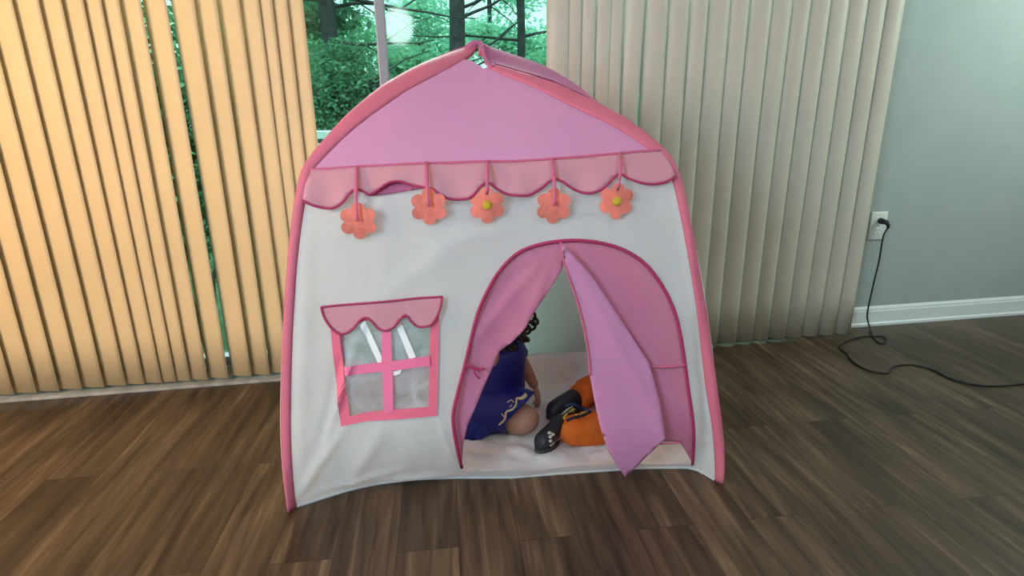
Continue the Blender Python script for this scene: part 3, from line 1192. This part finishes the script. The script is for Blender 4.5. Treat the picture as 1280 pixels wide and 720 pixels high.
def person(label, J, group=None):
    """J: dict of world joint positions"""
    body = None
    bm = bmesh.new()
    j = [(J['pelvis'], .075), (J['waist'], .068), (J['chest'], .078), (J['neck'], .032), (J['head'], .040)]
    bones = [(0, 1), (1, 2), (2, 3), (3, 4)]
    for s in 'ab':
        i0 = len(j)
        j += [(J['hip' + s], .062), (J['knee' + s], J.get('kr', .043)), (J['ankle' + s], .028)]
        bones += [(0, i0), (i0, i0 + 1), (i0 + 1, i0 + 2)]
        i0 = len(j)
        j += [(J['sho' + s], .036), (J['elb' + s], .025), (J['wri' + s], .018)]
        bones += [(2, i0), (i0, i0 + 1), (i0 + 1, i0 + 2)]
    sk = skin_mesh(j, bones)
    bm.from_mesh(sk)
    for s in 'ab':
        d = J['wri' + s] - J['elb' + s]
        hd = J.get('hdir' + s, d)
        hand_parts(bm, J['wri' + s], hd, J['palm' + s], .095, .8)
        a = J['ankle' + s]; fd = J['foot' + s].normalized()
        dz = Vector((0, 0, -.012))
        tube(bm, [a - fd * .012 + dz, a + fd * .03 + dz, a + fd * .055 + dz * 1.3, a + fd * .07 + dz * 1.5], [.020, .019, .016, .010], 10)
    if 'kr' in J:
        k_ = J['kneea']
        ball(bm, k_, .052, 3, (1.0, .95, .95))
        tube(bm, [k_.lerp(J['hipa'], .5) + Vector((0, 0, .01)), k_.lerp(J['hipa'], .2), k_], [.056, .054, .050], 14)
        tube(bm, [k_.lerp(J['anklea'], .6), k_.lerp(J['anklea'], .2) - Vector((0, 0, .01)), k_ - Vector((0, 0, .008))], [.036, .046, .048], 14)
    P = head_parts(bm, J['head'], J['face'], J['up'], J['hh'])
    me = bpy.data.meshes.new('person')
    bm.to_mesh(me); bm.free()
    root = J['pelvis'].copy(); root.z = 0
    o = bpy.data.objects.new('person', me)
    C.objects.link(o)
    me.materials.append(M['skin'])
    r = o.modifiers.new('r', 'REMESH'); r.mode = 'VOXEL'; r.voxel_size = .0042; r.use_smooth_shade = True
    sm_ = o.modifiers.new('c', 'CORRECTIVE_SMOOTH'); sm_.iterations = 3
    bake(o)
    o.data.transform(Matrix.Translation(-root))
    o.location = root
    tag(o, label, 'person')
    for p in o.data.polygons: p.use_smooth = True
    hh = J['hh']
    for s in (-1, 1):
        bm = bmesh.new(); ball(bm, P(.15 * s, .385, .02), hh * .05, 3, (1.2, 1, .8))
        e = obj('eye', bm, M['eye'], o)
        bm = bmesh.new(); ball(bm, P(.15 * s, .425, .02), hh * .022, 2)
        obj('iris', bm, M['hair'], e)
    bm = bmesh.new(); tube(bm, [P(-.11, .41, -.235), P(-.04, .437, -.225), P(.04, .437, -.225), P(.11, .41, -.235)], [hh * .012, hh * .025, hh * .025, hh * .012], 8)
    obj('mouth', bm, M['lip'], o)
    return o, P


def tvp(x, y, v):       # pixel to world at tent depth v
    d = ray(x, y)
    return CAM_P + d * ((TA + TV * v - CAM_P).dot(TV) / d.dot(TV))


U_, V_, Z_ = TU, TV, Vector((0, 0, 1))
J = dict(pelvis=tvp(603, 520, .44), waist=tvp(612, 490, .44), chest=tvp(622, 455, .43), neck=tvp(634, 424, .42), head=tvp(630, 389, .43),
         hipa=tvp(610, 520, .40), kneea=tvp(655, 524, .315), anklea=tvp(600, 535, .47), foota=(-U_ + V_ * .2 - Z_ * .15),
         hipb=tvp(606, 516, .49), kneeb=tvp(640, 505, .58), ankleb=tvp(596, 523, .55), footb=(-U_ + V_ * .1 - Z_ * .15),
         shoa=tvp(607, 440, .34), elba=tvp(582, 474, .36), wria=tvp(575, 500, .40), palma=-V_, hdira=(-Z_ + U_ * .3),
         shob=tvp(642, 437, .50), elbb=tvp(659, 465, .54), wrib=tvp(670, 486, .52), palmb=-U_, hdirb=(-Z_ + U_ * .15),
         face=(U_ + V_ * .8 - Z_ * .2), up=Vector((0, 0, 1)), hh=.178, kr=.066)
for k in ('hipa', 'hipb', 'kneea', 'kneeb', 'anklea', 'ankleb', 'pelvis'):
    J[k].z = max(J[k].z, .066 if k[0] != 'a' else .035)
girl, P = person('child with dark curly hair and a blue dress kneeling behind the left door curtain', J)

# curly hair: cap and many curls
bm = bmesh.new()
hc = J['head']; hh = J['hh']
fw = (J['face'] - Z_ * J['face'].z).normalized()
ball(bm, hc - fw * .012 + Z_ * .008, hh * .47, 3, (1, 1, 1.02))
rnd = random.Random(3)
for k in range(90):
    a = rnd.uniform(0, 2 * PI); el = rnd.uniform(-.75, 1.3)
    dv_ = Vector((math.cos(a) * math.cos(el), math.sin(a) * math.cos(el), math.sin(el)))
    if dv_.dot(fw) > .55 and dv_.z < .55: continue
    p0 = hc + dv_ * hh * .45
    r0 = rnd.uniform(.007, .011)
    pts = []
    ax = dv_.cross(Z_)
    if ax.length < .1: ax = U_.copy()
    ax.normalize(); bx_ = dv_
    ln = rnd.uniform(.03, .06)
    for i in range(12):
        t = i / 11
        th = t * 3 * PI
        pts.append(p0 + dv_ * (.004 + .010 * t) - Z_ * ln * t + ax * math.cos(th) * r0 + bx_ * math.sin(th) * r0)
    tube(bm, pts, [.0085] * 11 + [.004], 7)
obj('curly_hair', bm, M['hair'], girl)

# curls that hang in front of the shoulder, seen past the curtain edge
bm = bmesh.new()
for (x, y, v, r_, a0) in [(663, 398, .42, .022, .9), (664, 409, .40, .018, .4), (660, 388, .42, .020, 1.3), (658, 414, .41, .016, 0), (655, 402, .39, .020, .7), (668, 404, .43, .014, 0)]:
    p0 = tvp(x, y, v)
    pts = [p0 + U_ * r_ * math.cos(a0 + 1.9 - t * .36) * (1 - t / 40) + Z_ * r_ * math.sin(a0 + 1.9 - t * .36) * 1.2 * (1 - t / 40) + V_ * .0015 * t for t in range(15)]
    tube(bm, pts, [.0065 - .0002 * t for t in range(15)], 7)
obj('hair_ringlet', bm, M['hair'], girl)

# dress: bodice and skirt over the knees
def dress():
    rings = [  # centre, radius u, radius v
        (tvp(634, 423, .42), .034, .036), (tvp(630, 432, .42), .068, .080), (tvp(626, 448, .42), .084, .092), (tvp(622, 470, .43), .094, .095),
        (tvp(617, 486, .43), .108, .105), (tvp(608, 500, .43), .115, .120), (tvp(598, 512, .43), .112, .130), (tvp(590, 526, .43), .108, .135), (tvp(584, 540, .43), .105, .140)]
    cc = catmull([(*r[0], r[1], r[2]) for r in rings], 4)
    bm = bmesh.new(); G = []
    n = 56
    for i, r in enumerate(cc):
        t = i / (len(cc) - 1)
        row = []
        for k in range(n):
            a = 2 * PI * k / n
            pl = 1 + (.035 * math.sin(9 * a + 1) + .02 * math.sin(17 * a)) * sm((t - .5) / .4)
            p = Vector(r[:3]) + U_ * math.cos(a) * r[3] * pl + V_ * math.sin(a) * r[4] * pl
            p.z = max(p.z, .018)
            row.append(bm.verts.new(p))
        G.append(row)
    for i in range(len(G) - 1):
        for k in range(n):
            bm.faces.new((G[i][k], G[i][(k + 1) % n], G[i + 1][(k + 1) % n], G[i + 1][k]))
    # skirt lap drawn over the bent thigh, open at the knee
    return bm


dr_ = obj('dress', dress(), M['blue'], girl); solidify(dr_, .003)
# skirt front over the thigh
th0 = tvp(594, 508, .42)
th1 = J['kneea'].lerp(J['hipa'], .22) + Z_ * .018
bm = bmesh.new()
pts = [th0.lerp(th1, t / 10) + Z_ * (.010 * math.sin(PI * t / 10)) for t in range(11)]
tube(bm, pts, [.095, .097, .098, .097, .094, .091, .088, .084, .080, .077, .075], 28, caps=False)
ax_ = (th1 - th0).normalized()
for v in bm.verts:
    t = (v.co - th0).dot(ax_) / (th1 - th0).length
    c_ = th0.lerp(th1, min(1, t))
    v.co += ax_ * max(0, (v.co.z - c_.z)) * .75 * sm((t - .6) / .4) + Z_ * .006 * noise.noise(v.co * 14)
    v.co.z = max(v.co.z, .014)
sk_ = obj('skirt', bm, M['blue'], dr_); solidify(sk_, .003)
sl = []
for s in 'b':
    bm = bmesh.new()
    tube(bm, [J['sho' + s].lerp(J['chest'], .3), J['sho' + s], J['sho' + s].lerp(J['elb' + s], .25)], [.045, .048, .042], 12, caps=False)
    o = obj('sleeve', bm, M['blue'], dr_); solidify(o, .002)


def on_girl(x, y):      # point on the front of the skirt
    return tvp(x, y, .18)


# gold scalloped trim: ray-cast on the skirt
from mathutils.bvhtree import BVHTree
dg = bpy.context.evaluated_depsgraph_get()


def bvh_of(o):
    me = o.data
    Mx = root_matrix(o) if o.parent else o.matrix_world
    Mx = root_matrix(o)
    return BVHTree.FromPolygons([Mx @ v.co for v in me.vertices], [tuple(p.vertices) for p in me.polygons])


bt = [bvh_of(sk_), bvh_of(dr_)]


def cast(x, y, trees, lift=.003):
    d = ray(x, y).normalized()
    best = None
    for t in trees:
        h = t.ray_cast(CAM_P, d)
        if h[0] is not None and (best is None or h[3] < best[3]): best = h
    return (best[0] - d * lift) if best else None


for line, rad in (([(624, 531), (631, 524), (633, 515), (640, 512), (645, 506), (646, 498), (652, 497), (657, 492)], .0035), ([(648, 498), (653, 498), (658, 494)], .005), ([(634, 503), (639, 500), (642, 503)], .0018), ([(627, 517), (630, 521)], .0018), ([(640, 506), (637, 509)], .0018)):
    pts = [cast(x, y, bt) for x, y in catmull(line, 4)]
    pts = [p for p in pts if p is not None]
    if len(pts) > 2:
        bm = bmesh.new(); tube(bm, pts, rad, 6)
        obj('gold_trim', bm, M['gold'], dr_)

# second child
J2 = dict(pelvis=tvp(800, 520, .42), waist=tvp(797, 495, .42), chest=tvp(792, 457, .42), neck=tvp(788, 428, .42), head=tvp(784, 396, .42),
          hipa=tvp(794, 527, .34), kneea=tvp(752, 535, .26), anklea=tvp(694, 547, .245), foota=(-U_ * .62 - V_ * .62 + Z_ * .12),
          hipb=tvp(794, 515, .49), kneeb=tvp(743, 481, .53), ankleb=tvp(713, 513, .42), footb=(-U_ * .9 - V_ * .3 + Z_ * .05),
          shoa=tvp(786, 442, .33), elba=tvp(790, 478, .30), wria=tvp(772, 503, .31), palma=-Z_, hdira=(-U_ * .6 - Z_ * .5),
          shob=tvp(782, 440, .50), elbb=tvp(790, 472, .55), wrib=tvp(768, 484, .53), palmb=-Z_, hdirb=(-U_ * .5 - Z_ * .5),
          face=(-U_ - V_ * .2), up=Vector((0, 0, 1)), hh=.172)
for k in list(J2):
    if k[:4] in ('pelv', 'hipa', 'hipb', 'knee', 'ankl') and isinstance(J2[k], Vector):
        J2[k].z = max(J2[k].z, .055)
boy, P2 = person('child in orange trousers and black shoes sitting behind the right door curtain', J2)
bm = bmesh.new()
for v in ball(bm, J2['head'] - J2['face'].normalized() * .010 + Z_ * .014, J2['hh'] * .49, 4, (.86, .92, 1)):
    v.co += v.co.normalized() * noise.noise(v.co * 60) * .006
obj('short_hair', bm, M['hair'], boy)
# trousers
tj = [(J2['pelvis'] + Z_ * .03, .088), (J2['waist'], .078), (J2['hipa'], .072), (J2['kneea'], .060), (J2['anklea'] + U_ * .004, .055), (J2['hipb'], .070), (J2['kneeb'], .055), (J2['ankleb'], .046)]
me = skin_mesh(tj, [(0, 1), (0, 2), (2, 3), (3, 4), (0, 5), (5, 6), (6, 7)])
for v in me.vertices:
    v.co += Vector((noise.noise(v.co * 22), noise.noise(v.co * 22 + Vector((5, 0, 0))), noise.noise(v.co * 22 + Vector((0, 5, 0))))) * .010 + Vector((0, 0, noise.noise(Vector((v.co.x * 70, v.co.y * 20, v.co.z * 20))) * .009))
    v.co.z = max(v.co.z, .010)
me.materials.clear()
trousers = link('trousers', me, M['orange'], boy)
# shirt
sj = [(J2['waist'], .080), (J2['chest'], .088), (J2['neck'] - Z_ * .01, .042), (J2['shoa'], .050), (J2['elba'], .040), (J2['wria'], .034), (J2['shob'], .050), (J2['elbb'], .040), (J2['wrib'], .034)]
me = skin_mesh(sj, [(0, 1), (1, 2), (1, 3), (3, 4), (4, 5), (1, 6), (6, 7), (7, 8)])
me.materials.clear()
link('shirt', me, M['orange'], boy)


def shoe(ank, toe_dir, up, L_, name='shoe'):
    """ank: ankle position; toe_dir: direction of toes; up: towards the shin"""
    y = toe_dir.normalized(); z = (up - y * up.dot(y)).normalized(); x = y.cross(z)
    rows = []
    bm = bmesh.new()
    n = 16
    prof = [(-.28, .18, .14), (-.26, .29, .56), (-.12, .33, .72), (.06, .33, .74), (.2, .33, .66), (.4, .34, .56), (.55, .35, .46), (.66, .30, .38), (.72, .16, .2)]
    for (t, wd, ht) in catmull(prof, 2):
        row = []
        for k in range(n):
            a = 2 * PI * k / n
            cx_ = math.cos(a) * wd * L_ * .62
            cz = (math.sin(a) * .5 + .5)
            zz = -.26 * L_ + (cz ** .75 if math.sin(a) > 0 else cz ** .75) * ht * L_
            row.append(bm.verts.new(ank + x * cx_ + y * t * L_ + z * zz))
        rows.append(row)
    for i in range(len(rows) - 1):
        for k in range(n):
            bm.faces.new((rows[i][k], rows[i][(k + 1) % n], rows[i + 1][(k + 1) % n], rows[i + 1][k]))
    bm.faces.new(rows[0][::-1]); bm.faces.new(rows[-1])
    s = obj(name, bm, M['shoe'], boy)
    bm = bmesh.new()
    a_, b_ = [], []
    for i in range(28):
        th = 2 * PI * i / 28
        yy = .24 + .50 * math.cos(th)
        xx = (.19 + .025 * math.cos(th)) * math.sin(th)
        a_.append(bm.verts.new(ank + y * yy * L_ + x * xx * L_ + z * (-.30) * L_))
        b_.append(bm.verts.new(ank + y * yy * L_ + x * xx * L_ + z * (-.22) * L_))
    for i in range(28):
        bm.faces.new((a_[i], a_[(i + 1) % 28], b_[(i + 1) % 28], b_[i]))
    bm.faces.new(a_[::-1]); bm.faces.new(b_)
    obj('sole', bm, M['sole'], s)
    return s, (x, y, z)


s1, fr = shoe(J2['anklea'] - Z_ * .006, J2['foota'], Z_ + U_ * .2, .125)
s2, fr2 = shoe(J2['ankleb'], J2['footb'], U_ * .2 + Z_, .125)
# pale lace dots along the near shoe, yellow and blue straps on the far one
tr1 = [bvh_of(s1)]
for (x, y) in [(687, 541), (688, 546), (688, 551), (688, 556), (686, 561), (691, 543), (691, 554)]:
    p = cast(x, y, tr1, .001)
    if p is None: continue
    bm = bmesh.new(); ball(bm, p, .0065, 2, (1, 1, .7))
    obj('lace', bm, M['cream'], s1)
tr2 = [bvh_of(s2), bvh_of(trousers)]
for line, rad, m_ in (([(704, 524), (708, 518), (714, 513), (718, 511)], .004, 'yellow'), ([(701, 519), (706, 514), (712, 510), (716, 508)], .0028, 'cream'), ([(716, 517), (723, 519), (730, 516), (735, 513)], .0025, 'yellow'), ([(706, 508), (716, 505), (727, 510), (736, 514)], .006, 'shoe_blue'), ([(708, 526), (718, 522), (730, 519), (738, 515)], .006, 'shoe')):
    pts = [cast(x, y, tr2, .002) for x, y in catmull(line, 4)]
    pts = [p for p in pts if p is not None]
    if len(pts) > 2:
        bm = bmesh.new(); tube(bm, pts, rad, 6)
        obj('strap', bm, M[m_], s2)

# ------------------------------------------------------------ outlet, plug and cord
oc = on_y(1096.5, 282, YW)
outlet = tag(empty('power_outlet', (oc.x, YW, oc.z)), 'white duplex power outlet on the grey wall right of the blinds', 'outlet')
bm = bmesh.new(); box(bm, oc.x - .044, oc.x + .044, YW - .007, YW + .001, oc.z - .068, oc.z + .068, .004)
obj('cover_plate', bm, M['plate'], outlet)
for s in (-1, 1):
    bm = bmesh.new()
    n = 28
    a_, b_ = [], []
    for i in range(n):
        th = 2 * PI * i / n
        X = max(-.0165, min(.0165, .020 * math.cos(th))); Z = .0185 * math.sin(th)
        X *= 1.0
        a_.append(bm.verts.new((oc.x + X, YW - .0095, oc.z + s * .026 + Z)))
        b_.append(bm.verts.new((oc.x + X, YW - .004, oc.z + s * .026 + Z)))
    for i in range(n):
        bm.faces.new((a_[i], a_[(i + 1) % n], b_[(i + 1) % n], b_[i]))
    bm.faces.new(a_)
    soc = obj('socket', bm, M['plate'], outlet, False)
    bm = bmesh.new()
    box(bm, oc.x - .008, oc.x - .0055, YW - .0102, YW - .009, oc.z + s * .026 + .001, oc.z + s * .026 + .010)
    box(bm, oc.x + .0055, oc.x + .008, YW - .0102, YW - .009, oc.z + s * .026 + .002, oc.z + s * .026 + .009)
    ball(bm, (oc.x, YW - .0096, oc.z + s * .026 - .009), .0028, 2, (1, .3, 1))
    obj('slots', bm, M['plastic_black'], soc, False)
bm = bmesh.new(); ball(bm, (oc.x, YW - .0075, oc.z), .003, 2, (1, .4, 1)); obj('screw', bm, M['metal'], outlet)

pc = tag(empty('power_cord', (oc.x, YW - .05, 0)), 'black power cord plugged into the wall outlet and looped on the floor', 'cord')  # power cord from the wall plug, its far end out of view
pz = oc.z + .026
bm = bmesh.new()
tube(bm, [(oc.x, YW - .010, pz), (oc.x, YW - .018, pz), (oc.x + .001, YW - .034, pz - .001), (oc.x + .008, YW - .046, pz - .004), (oc.x + .014, YW - .050, pz - .016), (oc.x + .016, YW - .050, pz - .03)], [.013, .0145, .013, .0115, .008, .0055], 12)
obj('plug', bm, M['plastic_black'], pc)
pts = [Vector((oc.x + .016, YW - .050, pz - .028))]
for (x, y) in [(1104, 296), (1099, 325), (1093, 350), (1088, 372), (1084, 393), (1086, 406)]:
    pts.append(on_y(x, y, YW - .05))
for (x, y) in [(1092, 422), (1100, 429), (1107, 427), (1105, 421), (1092, 420), (1078, 421), (1062, 425), (1052, 431), (1050, 436), (1058, 442), (1064, 450), (1073, 457), (1086, 463), (1100, 466), (1111, 466), (1115, 460), (1121, 457), (1140, 456), (1165, 462), (1190, 474), (1230, 482), (1275, 480), (1330, 470)]:
    pts.append(on_floor(x, y, .0042))
bm = bmesh.new(); tube(bm, catmull([tuple(p) for p in pts], 5), .0038, 8)
obj('cable', bm, M['plastic_black'], pc)

# ------------------------------------------------------------ lamps of the room
# globe floor lamp behind the camera; its reflection shows in the glass door
d = ray(498, 33)
gy = YW + .060
t1 = gy / d.y
LY = -1.75
tt = (gy - LY) / d.y + t1
LX, LZ = d.x * tt, CAM_H + d.z * tt
gl = tag(empty('globe_floor_lamp', (LX, LY, 0)), 'white globe floor lamp standing behind the viewer and mirrored in the glass door', 'lamp')
M['globe'] = mat('lit_opal_globe', (.9, .9, .88), .4, .3, emit=((.80, 1.0, .94), 16.0))
bm = bmesh.new(); ball(bm, (LX, LY, LZ), .15, 4, (1, 1, 1.2)); obj('lamp_shade', bm, M['globe'], gl)
bm = bmesh.new(); tube(bm, [(LX, LY, .02), (LX, LY, LZ - .17)], .012, 12); obj('pole', bm, M['metal'], gl)
bm = bmesh.new(); tube(bm, [(LX, LY, 0), (LX, LY, .018), (LX, LY, .024)], [.14, .14, .11], 32); obj('base', bm, M['metal'], gl)

# ------------------------------------------------------------ outdoors
GZ = -.9
struct('ground_outside', lambda b: box(b, -40, 40, YW + .2, 70, GZ - .3, GZ), M['ground'])


def leaves(bm_v, bm_f, c, rad, n, size, rnd):
    for _ in range(n):
        while True:
            q = Vector((rnd.uniform(-1, 1), rnd.uniform(-1, 1), rnd.uniform(-1, 1)))
            if q.length < 1: break
        q = q * (.45 + .55 * rnd.random())
        p = Vector((c[0] + q.x * rad[0], c[1] + q.y * rad[1], c[2] + q.z * rad[2]))
        a = Vector((rnd.gauss(0, 1), rnd.gauss(0, 1), rnd.gauss(0, .6))).normalized()
        b = a.cross(Vector((rnd.gauss(0, 1), rnd.gauss(0, 1), rnd.gauss(0, 1)))).normalized()
        s = size * rnd.uniform(.6, 1.3)
        i = len(bm_v)
        bm_v += [p - a * s, p + b * s * .45, p + a * s, p - b * s * .45]
        bm_f.append((i, i + 1, i + 2, i + 3))


def tree(name, label, cat, base, trunk_r, height, clumps, lm, seed, lean=0, leafsize=.06, branches=8, group=None, zb=None):
    group = {'pine_tree': 'pine trunks outside', 'shade_tree': 'hazy trees farther back', 'bush': 'bushes outside the glass', 'hedge': 'hedges outside'}[name]
    rnd = random.Random(seed)
    root = tag(empty(name, (base[0], base[1], GZ)), label, cat, group)
    bm = bmesh.new()
    if trunk_r > 0:
        pts = [(base[0] + lean * t / 10 + .02 * math.sin(t * 1.3 + seed), base[1], GZ + height * t / 10) for t in range(11)]
        tube(bm, pts, [trunk_r * (1.25 - .06 * t) if t else trunk_r * 1.5 for t in range(11)], 12)
        obj('trunk', bm, M['bark'], root)
    else:
        for k in range(5):
            a = rnd.uniform(-.35, .35)
            tube(bm, [(base[0], base[1], GZ), (base[0] + a * .4, base[1] + rnd.uniform(-.2, .2), GZ + height * .5), (base[0] + a * 1.2, base[1] + rnd.uniform(-.3, .3), GZ + height * .95)], [.02, .014, .006], 6)
        obj('stem', bm, M['bark'], root)
    for k in range(branches):
        z0 = rnd.uniform(zb[0], zb[1]) if zb else rnd.uniform(.5, 2.6)
        s = rnd.choice((-1, 1)); ln = rnd.uniform(.5, 1.6)
        t = (z0 - GZ) / height
        p = Vector((base[0] + lean * t, base[1], z0))
        pts = [p]
        dirv = Vector((s, rnd.uniform(-.5, .3), rnd.uniform(-.35, .35))).normalized()
        for i in range(6):
            dirv = (dirv + Vector((rnd.uniform(-.2, .2), 0, rnd.uniform(-.3, .25)))).normalized()
            pts.append(pts[-1] + dirv * ln / 6)
        bm = bmesh.new()
        tube(bm, pts, [.020 * (1 - i / 8) for i in range(7)], 6)
        q0 = pts[3]
        tube(bm, [q0, q0 + Vector((dirv.x * .3, 0, .18)), q0 + Vector((dirv.x * .5, 0, .24))], [.009, .006, .003], 5)
        q0 = pts[2]
        tube(bm, [q0, q0 + Vector((dirv.x * .25, 0, -.15)), q0 + Vector((dirv.x * .4, 0, -.3))], [.009, .006, .003], 5)
        obj('branch', bm, M['bark'], root)
    vs, fs = [], []
    for (c, r_, n) in clumps:
        leaves(vs, fs, c, r_, n, leafsize, rnd)
    if vs:
        me = bpy.data.meshes.new('foliage')
        me.from_pydata(vs, [], fs)
        link('foliage', me, M[lm], root, False)
    return root


def cl(x, y, Y, r, n):         # clump centred where the photo shows it at depth Y
    p = on_y(x, y, Y)
    return (p, r, n)


def col(x, Y):
    p = on_y(x, 60, Y)
    return (p.x, Y)


G_ = 'trees beyond the glass door'
tree('pine_tree', 'dark thick pine trunk outside, left of the metal door stile', 'tree', col(427, 6.2), .075, 7, [cl(400, 20, 6.5, (.55, .4, .25), 500)], 'leaf_dark', 1, -.25, .06, 7, zb=(1.2, 2.8))
tree('pine_tree', 'thick dark pine trunk outside, just above the left slope of the pink tent roof', 'tree', col(569, 7.0), .085, 7.5, [cl(600, -40, 7.2, (1.0, .5, .4), 500)], 'leaf_mid', 2, .05, .06, 8, zb=(1.2, 2.9))
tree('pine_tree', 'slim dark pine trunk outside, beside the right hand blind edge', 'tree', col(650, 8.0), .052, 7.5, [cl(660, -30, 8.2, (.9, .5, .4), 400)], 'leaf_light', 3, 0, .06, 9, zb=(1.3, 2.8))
tree('bush', 'dark green leafy bush outside, between the cream blind and the door stile', 'bush', col(425, 5.2), 0, 1.9, [cl(425, 125, 5.2, (.50, .35, .42), 5500), cl(405, 175, 5.0, (.5, .3, .3), 2600), cl(425, 72, 5.4, (.33, .3, .18), 1000)], 'leaf_dark', 4, 0, .026, 3, zb=(.9, 1.3))
tree('bush', 'bright green bush outside, directly right of the metal door stile', 'bush', col(520, 6.0), 0, 1.9, [cl(512, 90, 6.0, (.42, .32, .26), 3600), cl(556, 105, 6.1, (.4, .28, .22), 1800), cl(530, 150, 6.0, (.6, .3, .32), 2500)], 'leaf_mid', 5, 0, .03, 0)
tree('bush', 'pale green bush outside, under the slim pine trunk by the beige blind', 'bush', col(668, 5.6), 0, 1.9, [cl(675, 92, 5.6, (.22, .3, .22), 1500), cl(645, 128, 5.6, (.5, .3, .28), 2000)], 'leaf_mid', 6, 0, .03, 0)
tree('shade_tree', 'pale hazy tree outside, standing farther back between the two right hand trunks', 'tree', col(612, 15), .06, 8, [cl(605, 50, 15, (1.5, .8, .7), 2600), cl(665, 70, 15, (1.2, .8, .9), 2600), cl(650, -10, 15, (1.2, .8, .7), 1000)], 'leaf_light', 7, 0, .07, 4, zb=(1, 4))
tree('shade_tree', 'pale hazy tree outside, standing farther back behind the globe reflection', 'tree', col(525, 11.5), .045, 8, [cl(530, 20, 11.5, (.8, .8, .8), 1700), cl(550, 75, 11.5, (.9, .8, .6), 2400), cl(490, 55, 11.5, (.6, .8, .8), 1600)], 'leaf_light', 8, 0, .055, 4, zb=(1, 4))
tree('shade_tree', 'dark spreading tree outside, farther back at the cream blind edge', 'tree', col(395, 9), .05, 8, [cl(390, 60, 9, (.8, .8, .8), 3000), cl(440, 50, 9.5, (.6, .8, .6), 1300), cl(420, 110, 8.6, (1.0, .8, .5), 2400)], 'leaf_mid', 9, 0, .045, 4, zb=(1, 4))
tree('hedge', 'tall dark hedge outside, seen through the gaps of the cream blind', 'hedge', col(200, 4.0), 0, 1.9, [cl(120, 120, 4.0, (1.2, .35, 1.0), 5500), cl(235, 200, 4.0, (.6, .35, 1.0), 4000)], 'leaf_dark', 10, 0, .04, 0)
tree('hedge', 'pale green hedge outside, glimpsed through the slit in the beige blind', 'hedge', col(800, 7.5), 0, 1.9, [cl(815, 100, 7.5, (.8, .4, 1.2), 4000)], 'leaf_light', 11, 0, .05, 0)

# deck railing
ry = 3.6
rp = on_y(400, 165, ry)
rr_ = tag(empty('deck_railing', (-.4, ry, GZ)), 'pale deck railing outside, low at the edge of the cream blind', 'railing')
for z in (rp.z - .015, rp.z - .085):
    bm = bmesh.new(); box(bm, on_y(386, 165, ry).x, -.1, ry - .03, ry + .03, z - .025, z + .022, .004); obj('rail', bm, M['rail'], rr_, False)
for X in (on_y(386, 165, ry).x + .0, -.14):
    bm = bmesh.new(); box(bm, X - .04, X + .04, ry - .04, ry + .04, GZ, rp.z - .02, .004); obj('post', bm, M['rail'], rr_, False)
